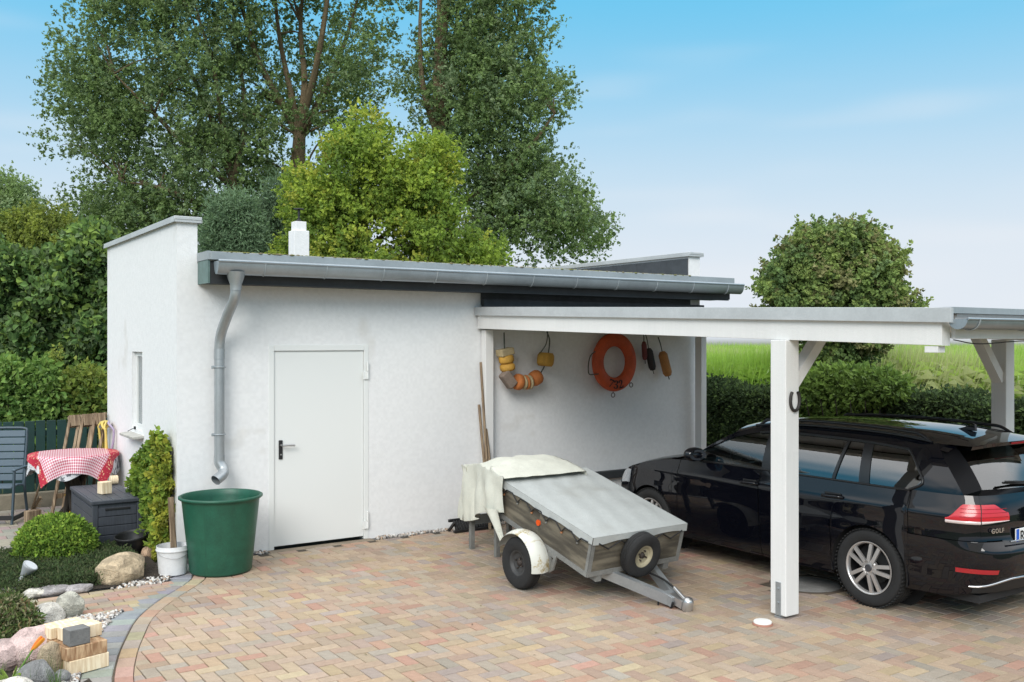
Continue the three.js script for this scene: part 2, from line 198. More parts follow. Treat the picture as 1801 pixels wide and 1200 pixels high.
{ // pebbles: nobody counts them
  const R = rng(200), g = new THREE.IcosahedronGeometry(1, 1); const spots = [];
  const put = (n, f) => { for (let i = 0; i < n; i++) { const p = f(); if (p) spots.push(p); } };
  put(2000, () => { const x = 2.56 + R() * 7.2; return x > 3.42 && x < 4.66 ? null : [x, 0.01 + R() * 0.115]; });
  put(900, () => { const x = 1.75 + R() * 0.75, z = 0.05 + R() * 0.72; return x < innerX(z) - 0.33 && x > 1.8 + (0.7 - z) * 0.25 ? [x, z] : null; });
  put(3400, () => { const z = 1.5 + R() * 2.0, x = innerX(z) - 0.34 - R() * 0.42; return [x, z]; });
  const m = new THREE.InstancedMesh(g, std(rgb(1, 1, 1), 0.85), spots.length); const q = new THREE.Quaternion(), e = new THREE.Euler(), mt = new THREE.Matrix4();
  spots.forEach(([x, z], i) => { const s = 0.006 + 0.010 * R(); e.set(R() * 6, R() * 6, R() * 6); q.setFromEuler(e); mt.compose(V(x, s * 0.35 + 0.002 * R(), z), q, V(s * 1.3, s * 0.75, s)); m.setMatrixAt(i, mt); const k = R(); m.setColorAt(i, k < (z < 0.13 ? 0.2 : 0.45) ? rgb(0.60, 0.58, 0.55) : k < 0.7 ? rgb(0.36, 0.33, 0.30) : k < 0.85 ? rgb(0.42, 0.31, 0.23) : rgb(0.13, 0.12, 0.12)); });
  m.name = 'pebbles'; m.userData = { kind: 'stuff', label: 'white and brown pebbles along the wall and kerb', category: 'gravel' }; m.castShadow = m.receiveShadow = true; scene.add(m);
}

// ---------- the outbuilding ----------
{
  const b = thing('outbuilding', 'white plastered flat roofed outbuilding with parapet gables and steel door', 'building', [0, 0, 0]);
  const XL = 2.54, XR = 9.64, ZB = -3.27, TH = 0.2, PT = 3.36;
  // front wall with the door opening, up to the eaves, and the two gables that rise past the roof
  const front = extrude(poly([[XL, -0.05], [3.49, -0.05], [3.49, 2.10], [4.58, 2.10], [4.58, -0.05], [XR, -0.05], [XR, PT], [XR - TH, PT], [XR - TH, 2.94], [XL + TH, 2.94], [XL + TH, PT], [XL, PT]]), TH).translate(0, 0, -TH);
  const wz0 = -1.92, wz1 = -1.42, wy0 = 1.17, wy1 = 2.05;
  const gable = (hole) => extrude(poly([[0.2, -0.05], [-ZB, -0.05], [-ZB, PT], [0.2, PT]], hole ? [[[-wz1, wy0], [-wz1, wy1], [-wz0, wy1], [-wz0, wy0]]] : []), TH);
  const gl = gable(true).rotateY(Math.PI / 2).translate(XL, 0, 0), gr = gable(false).rotateY(Math.PI / 2).translate(XR - TH, 0, 0);
  obj('wall', [front, gl, gr, span(XL + TH, XR - TH, -0.05, 2.94, ZB, ZB + TH)], M.stucco, b);
  obj('floor_slab', span(XL + TH, XR - TH, -0.04, 0.03, ZB + TH, -TH), M.bitumen, b);
  for (const x of [XL, XR - TH]) { const c = obj('coping', [rbox(TH + 0.07, 0.035, -ZB + 0.09, 0.006, x + TH / 2, PT + 0.0185, ZB / 2), span(x - 0.038, x - 0.033, PT - 0.022, PT + 0.01, ZB - 0.04, 0.04), span(x + TH + 0.033, x + TH + 0.038, PT - 0.022, PT + 0.01, ZB - 0.04, 0.04), span(x - 0.03, x + TH + 0.03, PT - 0.022, PT + 0.003, 0.034, 0.04)], M.zincLight, b); }
  // slate panels on the inner face of the far parapet
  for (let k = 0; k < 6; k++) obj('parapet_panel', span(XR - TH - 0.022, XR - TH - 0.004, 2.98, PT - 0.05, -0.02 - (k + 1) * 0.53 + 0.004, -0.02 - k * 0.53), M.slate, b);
  const roof = obj('roof', [span(XL + TH, XR - TH, 2.945, 3.0, ZB, 0), span(2.765, 9.92, 2.945, 3.0, 0.0, 0.36)], M.bitumen, b);
  obj('roof_edge', [span(2.76, 9.93, 2.955, 3.035, 0.355, 0.375, 0.004), span(2.76, 9.93, 3.0, 3.032, 0.27, 0.354)], M.zincFlat, roof);
  obj('eaves_board', [span(2.765, 9.86, 2.725, 2.95, 0.30, 0.335)], M.anthracite, b);
  obj('soffit', span(2.765, 9.84, 2.735, 2.75, 0.003, 0.30), M.anthracite, b);
  obj('end_panel', [span(2.742, 2.763, 2.73, 2.955, 0.003, 0.345)], M.greenPanel, b);
  obj('end_flashing', [span(2.735, 2.765, 2.957, 3.04, 0.003, 0.36)], M.zincFlat, b);
  obj('end_panel', [span(9.862, 9.885, 2.74, 2.95, 0.003, 0.33)], M.anthracite, b);
  // half round gutter with hooks
  const gut = (x0, x1, y, z, r, n = 10) => { const A = grid(1, n, (s, t) => { const a = Math.PI * (1 + t); return [lerp(x0, x1, s), y + Math.sin(a) * r, z + Math.cos(a) * r]; }); const B = grid(1, n, (s, t) => { const a = Math.PI * (1 + t); return [lerp(x0, x1, s), y + Math.sin(a) * (r - 0.004), z + Math.cos(a) * (r - 0.004)]; }); const bead = cyl(0.009, 0.009, x1 - x0, (x0 + x1) / 2, y, z + r, 8, 0, 0, Math.PI / 2); const cap = (x) => T(new THREE.CircleGeometry(r, 14, Math.PI, Math.PI), x, y, z, 0, -Math.PI / 2); return [A, B, bead, cap(x0), cap(x1)]; };
  const gutter = obj('gutter', gut(2.79, 9.95, 0, 0.455, 0.078).map((q) => q.scale(1, 1.62, 1).translate(0, 2.935, 0)), M.zinc, b);
  for (let k = 0; k < 11; k++) { const x = 3.25 + k * 0.64; obj('gutter_hook', [torus(0.0755, 0.006, x, 2.935, 0.455, 0, Math.PI / 2, 0, 6, 24).scale(1, 1, 1)].map((g) => { return new THREE.TubeGeometry(new THREE.CatmullRomCurve3([...Array(9)].map((_, i) => { const a = Math.PI * (1 + i / 8); return V(x, 2.935 + Math.sin(a) * 0.130, 0.455 + Math.cos(a) * 0.081); })), 14, 0.006, 5); }), M.zincFlat, gutter); }
  // downpipe with its offset, clamps and shoe
  const DX = 2.93, pr = 0.05;
  const pipe = obj('downpipe', [tube([[2.98, 2.80, 0.452], [2.98, 2.68, 0.45], [2.975, 2.58, 0.42], [2.955, 2.42, 0.27], [2.935, 2.24, 0.13], [DX, 2.10, 0.095], [DX, 1.95, 0.095]], pr, 60, 20), cyl(pr, pr, 0.95, DX, 1.475, 0.095, 20), cyl(pr + 0.003, pr + 0.003, 0.10, DX, 2.04, 0.095, 20), tube([[DX, 1.03, 0.095], [DX + 0.003, 0.96, 0.098], [DX + 0.03, 0.895, 0.125], [DX + 0.012, 0.85, 0.16], [DX - 0.07, 0.80, 0.20]], pr + 0.004, 30, 20), lathe([[0.054, 2.66], [0.056, 2.72], [0.075, 2.77], [0.092, 2.84]], 24).translate(2.98, 0, 0.452)], M.galv, b);
  for (const y of [1.91, 1.24]) obj('pipe_clamp', [torus(pr + 0.005, 0.0065, DX, y, 0.095, Math.PI / 2), box(0.012, 0.02, 0.05, DX, y, 0.028), rbox(0.035, 0.03, 0.014, 0.004, DX - 0.062, y, 0.095)], M.zincFlat, pipe);
  // steel door
  obj('threshold', span(3.45, 4.62, -0.04, 0.0, 0.004, 0.127, 0.003), std(rgb(0.36, 0.29, 0.22), 0.95, 0, { map: scuffed }), b);
  const d = obj('door', [rbox(1.015, 2.035, 0.045, 0.004, 4.035, 1.047, -0.035)], M.doorWhite, b);
  obj('door_frame', [span(3.470, 3.525, 0.0, 2.128, -0.06, 0.006, 0.003), span(4.545, 4.597, 0.0, 2.128, -0.06, 0.006, 0.003), span(3.526, 4.544, 2.067, 2.128, -0.06, 0.0055, 0.003)], M.doorWhite, b);
  obj('door_handle', [rbox(0.042, 0.20, 0.012, 0.006, 3.60, 1.035, -0.006)], M.black, d);
  obj('lever', [cyl(0.011, 0.011, 0.05, 3.60, 1.085, 0.02, 12, Math.PI / 2), tube([[3.60, 1.085, 0.047], [3.64, 1.085, 0.051], [3.70, 1.083, 0.05], [3.735, 1.08, 0.046]], 0.0125, 20, 10)], M.steel, d);
  obj('lock_cylinder', cyl(0.008, 0.008, 0.008, 3.60, 0.985, 0.002, 12, Math.PI / 2), M.steel, d);
  for (const y of [1.835, 0.195]) obj('hinge', [cyl(0.012, 0.012, 0.10, 4.578, y + 0.055, 0.026, 12), cyl(0.012, 0.012, 0.075, 4.578, y - 0.04, 0.026, 12), rbox(0.05, 0.09, 0.006, 0.002, 4.552, y - 0.04, 0.019)], M.doorWhite, d);
  // narrow gable window
  const wf = (a, c, e, f, g, h) => span(a, c, e, f, g, h, 0.004);
  const win = obj('window', [wf(XL + 0.045, XL + 0.105, wy0, wy1, wz0, wz0 + 0.055), wf(XL + 0.045, XL + 0.105, wy0, wy1, wz1 - 0.055, wz1), wf(XL + 0.045, XL + 0.105, wy1 - 0.055, wy1, wz0 + 0.056, wz1 - 0.056), wf(XL + 0.045, XL + 0.105, wy0, wy0 + 0.06, wz0 + 0.056, wz1 - 0.056)], M.doorWhite, b);
  obj('pane', span(XL + 0.062, XL + 0.066, wy0 + 0.058, wy1 - 0.053, wz0 + 0.053, wz1 - 0.053), phy({ color: rgb(0.75, 0.78, 0.8), transmission: 1, thickness: 0, roughness: 0.03 }), win);
  obj('window_sill', [rbox(0.20, 0.03, 0.66, 0.006, XL - 0.02, wy0 - 0.055, -1.67, 0, 0, 0.10)], std(rgb(0.62, 0.60, 0.56), 0.8, 0, { map: scuffed }), win);
  obj('wall_hook', [rbox(0.02, 0.035, 0.03, 0.004, XL - 0.012, wy0 + 0.02, wz0 + 0.2), rod([XL - 0.02, wy0 + 0.02, wz0 + 0.2], [XL - 0.07, wy0 - 0.02, wz0 + 0.12], 0.004)], M.black, b);
  // dark cladding between the eaves and the carport
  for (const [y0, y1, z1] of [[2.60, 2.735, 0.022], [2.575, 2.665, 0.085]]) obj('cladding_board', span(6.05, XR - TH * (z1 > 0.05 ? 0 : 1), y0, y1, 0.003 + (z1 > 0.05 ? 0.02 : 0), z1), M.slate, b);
  // chimney
  const cp = at(525, 455, 11.6); const ch = obj('chimney', [span(cp.x - 0.095, cp.x + 0.095, 2.99, 3.49, cp.z - 0.095, cp.z + 0.095, 0.008), span(cp.x - 0.07, cp.x + 0.07, 3.485, 3.60, cp.z - 0.07, cp.z + 0.07, 0.008)], M.stucco, b);
  obj('flue', [cyl(0.013, 0.013, 0.17, cp.x, 3.67, cp.z, 12), cyl(0.035, 0.02, 0.03, cp.x, 3.615, cp.z, 16), cyl(0.062, 0.058, 0.010, cp.x, 3.755, cp.z, 20)], M.black, ch);
}
{ // moss along the roof edge
  const R = rng(61), g = new THREE.IcosahedronGeometry(1, 1), n = 520, m = new THREE.InstancedMesh(g, std(rgb(1, 1, 1), 1), n), mt = new THREE.Matrix4(), q = new THREE.Quaternion();
  for (let i = 0; i < n; i++) { const x = 2.9 + Math.pow(R(), 1.3) * 6.2, s = 0.006 + 0.010 * R(); mt.compose(V(x, 3.035, 0.30 + R() * 0.075), q, V(s * 1.6, s * 0.7, s)); m.setMatrixAt(i, mt); m.setColorAt(i, R() < 0.6 ? rgb(0.16, 0.16, 0.05) : rgb(0.20, 0.17, 0.10)); }
  m.name = 'roof_moss'; m.userData = { kind: 'stuff', label: 'olive moss growing along the grey roof edge', category: 'moss' }; m.castShadow = true; scene.add(m);
}

// ---------- the carport ----------
const deckY = (z) => lerp(2.565, 2.385, z / 6.0);
{
  const c = thing('carport', 'white timber carport with grey metal roof edge beside the outbuilding', 'carport', [0, 0, 0]);
  const slab = (x0, x1, z0, z1, dTop, dBot, r = 0) => { const g = extrude(poly([[z0, deckY(z0) - dBot], [z1, deckY(z1) - dBot], [z1, deckY(z1) - dTop], [z0, deckY(z0) - dTop]]), x1 - x0 - 2 * r, r); return g.rotateY(-Math.PI / 2).translate(x1 - r, 0, 0); };
  obj('roof_deck', slab(5.99, 9.62, 0.09, 6.0, 0.005, 0.03), M.bitumen, c);
  for (let k = 0; k < 28; k++) obj('ceiling_board', slab(6.10, 9.38, 0.1 + k * 0.21, 0.1 + k * 0.21 + 0.205, 0.032, 0.05), M.whiteWood, c);
  obj('metal_edge', [slab(5.955, 5.985, 0.02, 6.02, -0.004, 0.09, 0.003)], M.zincLight, c);
  obj('metal_edge', [slab(9.625, 9.65, 0.02, 6.02, -0.004, 0.09, 0.003)], M.zincFlat, c);
  for (const x of [5.992, 9.385]) obj('side_beam', slab(x, x + 0.10, 0.03, 5.93, 0.092, 0.245, 0.003), M.whiteWood, c);
  for (const x of [6.85, 7.7, 8.55]) obj('rafter', slab(x, x + 0.08, 0.12, 5.88, 0.052, 0.17), M.whiteWood, c);
  for (const z of [4.50, 0.16]) obj('cross_beam', span(6.10, 9.38, deckY(z) - 0.22, deckY(z) - 0.055, z - 0.06, z + 0.06, 0.004), M.whiteWood, c);
  obj('fascia_board', span(6.096, 9.60, deckY(6) - 0.20, deckY(6) - 0.04, 5.935, 5.965, 0.003), M.whiteWood, c);
  obj('beam_block', span(6.0, 6.085, deckY(5.8) - 0.30, deckY(5.8) - 0.255, 5.80, 5.90, 0.003), M.whiteWood, c);
  const post = (x, z, w, h) => obj('post', [rbox(w, h, w, 0.008, x, h / 2 + 0.02, z)], M.whiteWood, c);
  const p1 = post(6.03, 4.57, 0.155, deckY(4.57) - 0.27), p2 = post(9.47, 4.40, 0.155, deckY(4.40) - 0.27);
  const p3 = obj('post', rbox(0.11, 2.28, 0.10, 0.006, 6.10, 1.16, 0.075), M.whiteWood, c), p4 = obj('post', [rbox(0.10, 2.28, 0.12, 0.006, 9.49, 1.16, 0.17)], M.whiteWood, c);
  for (const [x, z, p] of [[6.03, 4.57, p1], [9.47, 4.40, p2]]) obj('post_anchor', [box(0.006, 0.26, 0.05, x - 0.081, 0.15, z + 0.005), box(0.17, 0.012, 0.06, x, 0.008, z), cyl(0.010, 0.010, 0.01, x - 0.087, 0.23, z + 0.005, 6, 0, 0, Math.PI / 2), cyl(0.010, 0.010, 0.01, x - 0.087, 0.12, z + 0.005, 6, 0, 0, Math.PI / 2)], M.galv, p);
  obj('brace', bar([6.10, 1.80, 4.55], [6.52, 2.25, 4.55], 0.10, 0.085), M.whiteWood, c);
  obj('brace', bar([9.40, 1.78, 4.40], [8.98, 2.26, 4.40], 0.10, 0.085), M.whiteWood, c);
  const gy = 2.315, gz = 6.055, r = 0.068;
  const A = grid(1, 10, (s, t) => { const a = Math.PI * (1 + t); return [lerp(5.98, 9.66, s), gy + Math.sin(a) * r, gz + Math.cos(a) * r]; });
  const gutter = obj('gutter', [A, cyl(0.009, 0.009, 3.68, 7.82, gy, gz + r, 8, 0, 0, Math.PI / 2), T(new THREE.CircleGeometry(r, 14, Math.PI, Math.PI), 5.98, gy, gz, 0, -Math.PI / 2), T(new THREE.CircleGeometry(r, 14, Math.PI, Math.PI), 9.66, gy, gz, 0, -Math.PI / 2)], M.zinc, c);
  obj('drip_edge', [span(6.0, 9.64, deckY(6) - 0.03, deckY(6) + 0.012, 5.998, 6.012), span(6.0, 9.64, deckY(6) - 0.002, deckY(6) + 0.012, 5.85, 5.998)], M.zincFlat, c);
  for (let k = 0; k < 6; k++) { const x = 6.12 + k * 0.65; obj('gutter_hook', tube([...Array(9)].map((_, i) => { const a = Math.PI * (1 + i / 8); return V(x, gy + Math.sin(a) * 0.073, gz + Math.cos(a) * 0.073); }), 0.006, 14, 5), M.zincFlat, gutter); }
  obj('cable', tube([[6.15, deckY(5.9) - 0.21, 5.92], [6.5, 2.15, 5.9], [7.1, 2.17, 5.9], [7.7, 2.14, 5.9], [8.3, 2.18, 5.9]], 0.004, 50, 5), M.black, c);
}

// ---------- things on the wall under the carport ----------
{
  const t = tag(obj('horseshoe', (() => { const pts = []; for (let i = 0; i <= 16; i++) { const a = Math.PI * (0.62 + i / 16 * 1.76) ; pts.push(V(Math.sin(a) * 0.052, Math.cos(a) * -1 * 0.0 + 0, 0)); } const P = []; for (let i = 0; i <= 20; i++) { const a = lerp(-2.45, 2.45, i / 20); P.push(V(Math.sin(a) * 0.052, -Math.cos(a) * 0.075 + (Math.abs(a) > 1.9 ? 0.012 : 0), 0)); } return tube(P, 0.0125, 40, 8); })().translate(6.045, 1.70, 4.66), std(rgb(0.05, 0.045, 0.042), 0.6, 0.6)), 'dark iron horseshoe nailed to white carport post', 'horseshoe');
}
const rope = std(rgb(0.07, 0.08, 0.065), 0.95), orange = std(rgb(0.66, 0.10, 0.025), 0.62, 0, { map: scuffed }), floatMats = [std(rgb(0.66, 0.36, 0.06), 0.75, 0, { map: scuffed }), std(rgb(0.62, 0.20, 0.05), 0.75, 0, { map: scuffed }), std(rgb(0.55, 0.44, 0.26), 0.85, 0, { map: scuffed }), std(rgb(0.30, 0.23, 0.19), 0.9, 0, { map: scuffed })];
{ // floats strung on a rope
  const g = thing('float_garland', 'string of yellow and orange fishing net floats hung on white wall', 'net floats', [0, 0, 0]);
  const Q = (px, py, z = 0.16) => onZ(px, py, z);
  const path = [Q(886, 585), Q(887, 622), Q(889, 645), Q(893, 662), Q(908, 672), Q(924, 672), Q(941, 667), Q(953, 652), Q(962, 630), Q(966, 600), Q(961, 583)];
  obj('rope', [tube(path, 0.008, 80, 6), tube([Q(963, 583), Q(960, 605), Q(949, 622)], 0.006, 20, 6)], rope, g);
  const along = (g0, a, b) => g0.applyQuaternion(new THREE.Quaternion().setFromUnitVectors(V(0, 1, 0), b.clone().sub(a).normalize())).translate((a.x + b.x) / 2, (a.y + b.y) / 2, (a.z + b.z) / 2);
  const barrel = (r0, h0, r = r0 * 1.2, h = h0 * 1.08) => lathe([[0.015, -h / 2], [r * 0.82, -h / 2], [r, -h * 0.3], [r * 1.03, 0], [r, h * 0.3], [r * 0.82, h / 2], [0.015, h / 2]], 20);
  obj('float', along(rbox(0.18, 0.085, 0.15, 0.015, 0, 0, 0), Q(887, 614), Q(889, 625)), floatMats[2], g);
  obj('float', along(barrel(0.075, 0.09), Q(889, 625), Q(891, 639)), floatMats[0], g);
  obj('float', along(barrel(0.075, 0.08), Q(891, 639), Q(893, 653)), floatMats[0], g);
  obj('float', along(rbox(0.125, 0.21, 0.11, 0.02, 0, 0, 0), Q(884, 655, 0.18), Q(902, 680, 0.18)), floatMats[3], g);
  obj('float', along(barrel(0.08, 0.085), Q(905, 671), Q(917, 673)), floatMats[1], g);
  for (const [a, c] of [[917, 922], [922, 927], [927, 933]]) obj('float', along(barrel(0.073, 0.036), Q(a, 673), Q(c, 672)), floatMats[a === 922 ? 1 : 2], g);
  obj('float', along(barrel(0.075, 0.12), Q(934, 670), Q(949, 660)), floatMats[1], g);
  obj('float', along(barrel(0.085, 0.15), Q(958, 645), Q(960, 620)), floatMats[0], g);
}
const font = await new FontLoader().loadAsync('fonts/droid/droid_serif_bold.typeface.json');
const sansB = await new FontLoader().loadAsync('fonts/droid/droid_sans_bold.typeface.json');
const words = (f, s, size, depth = 0.002) => { const g = new TextGeometry(s, { font: f, size, depth, curveSegments: 4 }); g.computeBoundingBox(); const b = g.boundingBox; return g.translate(-(b.min.x + b.max.x) / 2, -(b.min.y + b.max.y) / 2, 0); };
{ // lifebuoy
  const c = onZ(1080, 637, 0.14), R0 = 0.272, r0 = 0.085, g = thing('lifebuoy', 'orange lifebuoy marked 732 hanging on white wall under carport', 'lifebuoy', [c.x, c.y, c.z]);
  const buoy = obj('ring', torus(R0, r0, 0, 0, 0, 0, 0, 0, 18, 60).scale(1, 1.06, 0.72), orange, g);
  obj('grab_line', tube([[-0.33, 0.14, 0.02], [-0.43, 0.08, 0.05], [-0.47, -0.03, 0.06], [-0.46, -0.14, 0.06], [-0.36, -0.15, 0.03], [-0.30, -0.145, 0.055]], 0.007, 60, 6), rope, g);
  for (const a of [-0.05, 0.78]) { const x = Math.sin(a) * (R0 + r0 + 0.045), y = -Math.cos(a) * (R0 + r0 + 0.05) * 1.04; obj('ring_eye', [torus(0.028, 0.006, x, y, 0, 0, 0, 0, 6, 20), rod([x, y + 0.025, 0], [x * 0.9, y * 0.9, 0], 0.006)], std(rgb(0.16, 0.13, 0.11), 0.5, 0.7), g); }
  ['7', '3', '2'].forEach((ch, i) => { const a = (i - 1) * 0.30 - 0.08, t = words(font, ch, 0.105, 0.004); t.rotateZ(a); t.rotateX(0); obj('numeral', t.translate(Math.sin(a) * R0, -Math.cos(a) * R0 * 1.06, r0 * 0.72 - 0.0015), std(rgb(0.02, 0.015, 0.015), 0.8), buoy); });
}
{ // long floats beside it
  const long = (px0, py0, px1, py1, r, m, label, top) => { const a = onZ(px0, py0, 0.12), b2 = onZ(px1, py1, 0.12), L = a.distanceTo(b2), g = thing('long_float', label, 'net float', [a.x, a.y, a.z]); g.quaternion.setFromUnitVectors(V(0, -1, 0), b2.clone().sub(a).normalize());
    obj('body', lathe([[0.001, 0.0], [r * 0.6, -0.01], [r, -0.05], [r, -L + 0.05], [r * 0.7, -L + 0.01], [0.001, -L]], 16), m, g); obj('cord', [tube([[0, 0.0, 0], [0.004, top * 0.5, 0], [-0.006, top, 0]], 0.007, 12, 6)], rope, g); obj('cord_end', [rod([0, -L + 0.005, 0], [0.004, -L - 0.045, 0], 0.006)], rope, g); };
  long(1164, 618, 1175, 662, 0.062, std(rgb(0.55, 0.25, 0.08), 0.75, 0, { map: scuffed }), 'weathered orange cylinder float on white wall, tied with cord', 0.2);
  long(1140, 612, 1148, 652, 0.05, std(rgb(0.035, 0.03, 0.033), 0.7, 0, { map: scuffed }), 'black pointed float on white wall beside orange cylinder float', 0.2);
  long(1132, 600, 1134, 634, 0.035, std(rgb(0.20, 0.05, 0.05), 0.75, 0, { map: scuffed }), 'small dark red float on white wall between lifebuoy and black float', 0.12);
}
{ // poles leaning in the corner
  const L = ['tallest weathered pole leaning against wall by carport post', 'thin brown pole leaning between the tallest and shortest poles', 'short pole with pale end leaning by carport post'];
  [[[6.00, 0, 0.30], [6.035, 1.92, 0.03], 0.017], [[6.07, 0, 0.33], [6.055, 1.5, 0.04], 0.019], [[5.97, 0, 0.34], [6.01, 1.42, 0.03], 0.018]].forEach(([a, b, r], i) => { const p = obj('wooden_pole', [rod(a, b, r, r * 0.85, 12)], M.oldWood); tag(p, L[i], 'pole', 'poles leaning by the carport post'); });
}
{ // boot scraper against the wall
  const p = thing('boot_scraper', 'black slotted boot scraper mat standing at foot of white wall', 'scraper', [5.72, 0, 0.30]); obj('frame', [rbox(0.62, 0.035, 0.03, 0.006, 0.1, 0.125, -0.12), rbox(0.62, 0.03, 0.03, 0.006, 0.1, 0.02, 0.0), rbox(0.03, 0.03, 0.18, 0.006, -0.2, 0.07, -0.06, -0.7), rbox(0.03, 0.03, 0.18, 0.006, 0.4, 0.07, -0.06, -0.7)], M.blackPlastic, p);
  for (let k = 0; k < 16; k++) obj('bristle_row', rbox(0.018, 0.12, 0.03, 0.004, -0.16 + k * 0.034, 0.075, -0.055, -0.7), M.blackPlastic, p);
  const q = tag(obj('parking_rail', [span(6.35, 9.3, 0.40, 0.50, 0.02, 0.10, 0.008)], M.anthracite), 'long dark rail fixed low on wall in front of the car', 'rail');
}

// ---------- wheel makers ----------
function tyre(R, rim, w) { const h = w / 2, s = R - rim; return lathe([[rim, -h * 0.72], [rim + s * 0.12, -h * 0.9], [rim + s * 0.5, -h], [R - s * 0.18, -h * 0.95], [R - 0.012, -h * 0.8], [R, -h * 0.6], [R, -h * 0.22], [R - 0.008, -h * 0.2], [R - 0.008, -h * 0.14], [R, -h * 0.12], [R, h * 0.12], [R - 0.008, h * 0.14], [R - 0.008, h * 0.2], [R, h * 0.22], [R, h * 0.6], [R - 0.012, h * 0.8], [R - s * 0.18, h * 0.95], [rim + s * 0.5, h], [rim + s * 0.12, h * 0.9], [rim, h * 0.72]], 56); } // axis along y
const axisX = (g) => g.rotateZ(Math.PI / 2);   // +y face turns to -x

// ---------- the trailer ----------
{
  const g = thing('box_trailer', 'small weathered plywood box trailer with grey tarpaulin cover, drawbar resting on paving', 'trailer', [5.439, 0, 2.685], 0.039);
  const r = 0.227, ph = 0.25, Mx = new THREE.Matrix4().makeTranslation(0, r, 0).multiply(new THREE.Matrix4().makeRotationX(ph));
  const tp = (geos) => merge([geos]).applyMatrix4(Mx), W2 = 0.53, zf = 0.71, zr = -0.68, hb = 0.207, ht = 0.525;
  const pnl = (x0, x1, z0, z1) => span(x0, x1, hb + 0.004, ht, z0, z1, 0.003);
  const turned = (geos) => { const q = merge([geos]); const n = q.attributes.uv; metricUV(q); const u = q.attributes.uv; for (let i = 0; i < u.count; i++) { const a = u.getX(i), b2 = u.getY(i); u.setXY(i, b2, a); } return q.applyMatrix4(Mx); };
  obj('side_panel', turned(pnl(-W2, -W2 + 0.018, zr, zf)), M.greyWood, g, true); obj('side_panel', turned(pnl(W2 - 0.018, W2, zr, zf)), M.greyWood, g, true);
  obj('front_panel', turned(pnl(-W2 + 0.019, W2 - 0.019, zf - 0.018, zf)), M.greyWood, g, true); obj('rear_panel', turned(pnl(-W2 + 0.019, W2 - 0.019, zr, zr + 0.018)), M.greyWood, g, true);
  obj('floor', tp(span(-W2, W2, hb - 0.014, hb + 0.003, zr, zf)), M.greyWood, g);
  for (const x of [-W2, W2]) for (const z of [zr, zf]) obj('corner_profile', tp([span(x - 0.004, x + 0.004, hb, ht - 0.02, z - (z > 0 ? 0.035 : 0), z + (z > 0 ? 0.005 : 0.035)), span(x - (x > 0 ? 0.035 : 0.004), x + (x > 0 ? 0.004 : 0.035), hb, ht - 0.02, z - 0.004, z + 0.004)]), M.galvDull, g);
  obj('bottom_rail', tp([span(-W2 - 0.008, -W2 + 0.003, hb - 0.03, hb + 0.012, zr, zf), span(W2 - 0.003, W2 + 0.008, hb - 0.03, hb + 0.012, zr, zf), span(-W2, W2, hb - 0.03, hb + 0.012, zf - 0.003, zf + 0.008)]), M.galvDull, g);
  // tarpaulin, stretched over the top with a skirt
  const top = grid(40, 50, (s, t) => { const x = lerp(-W2 - 0.014, W2 + 0.014, s), z = lerp(zr - 0.014, zf + 0.014, t), e = Math.min(s, 1 - s, t, 1 - t); return [x, ht + 0.008 + 0.012 * sstep(0, 0.3, e) - 0.008 * Math.sin(Math.PI * s) * Math.sin(Math.PI * t * 2) + 0.0045 * Math.sin(t * 23 + s * 5 + 2 * Math.sin(s * 4)) * sstep(0, 0.15, e) + 0.003 * Math.sin(s * 31 + t * 9) * sstep(0, 0.1, e), z]; });
  const ring = [[-1, -1], [1, -1], [1, 1], [-1, 1]]; const skirtSide = (a, c, n, ph0) => grid(n, 4, (s, t) => { const x = lerp(a[0], c[0], s), z = lerp(a[1], c[1], s), o = 0.004 + 0.006 * t * Math.abs(Math.sin(s * n * 0.55 + ph0)); const nx = (c[1] - a[1]), nz = -(c[0] - a[0]), l = Math.hypot(nx, nz); return [x + nx / l * o, ht + 0.009 - t * (0.058 + 0.010 * Math.sin(s * n * 0.55 + ph0)), z + nz / l * o]; });
  const X0 = -W2 - 0.014, X1 = W2 + 0.014, Z0 = zr - 0.014, Z1 = zf + 0.014;
  const tarpM = std(rgb(0.43, 0.45, 0.44), 0.55, 0, { map: stain, bumpMap: fine, bumpScale: 0.002 });
  const cover = obj('tarpaulin', tp([top, skirtSide([X0, Z1], [X0, Z0], 30, 0), skirtSide([X1, Z0], [X1, Z1], 30, 1), skirtSide([X1, Z1], [X0, Z1], 24, 2), skirtSide([X0, Z0], [X1, Z0], 24, 3)]), tarpM, g);
  // elastic cord in zigzag between hooks
  const zig = [], zx = -W2 - 0.026; for (let k = 0; k <= 6; k++) { const z = lerp(zr + 0.06, zf - 0.03, k / 6); zig.push(V(zx, ht - 0.045, z)); if (k < 6) { zig.push(V(zx + 0.012, ht - 0.105, z + 0.075)); zig.push(V(zx, ht - 0.05, z + 0.13)); } }
  const zf2 = zf + 0.028, fr = []; for (let k = 0; k <= 4; k++) { const x = lerp(-W2 + 0.05, W2 - 0.05, k / 4); fr.push(V(x, ht - 0.045, zf2)); if (k < 4) fr.push(V(x + 0.12, ht - 0.11, zf2 - 0.01)); }
  const segs = (P) => P.slice(1).map((p, i) => rod(P[i], p, 0.0065, 0.0065, 6)); obj('elastic_cord', tp([segs(zig)]), M.black, cover); obj('elastic_cord', tp([segs(fr)]), M.black, cover);
  for (let k = 0; k < 6; k++) { const z = lerp(zr + 0.06, zf - 0.03, k / 6) + 0.075; obj('cord_hook', tp([rbox(0.014, 0.03, 0.02, 0.004, -W2 - 0.008, ht - 0.11, z)]), k % 2 ? M.galvDull : std(rgb(0.42, 0.18, 0.08), 0.7), g); }
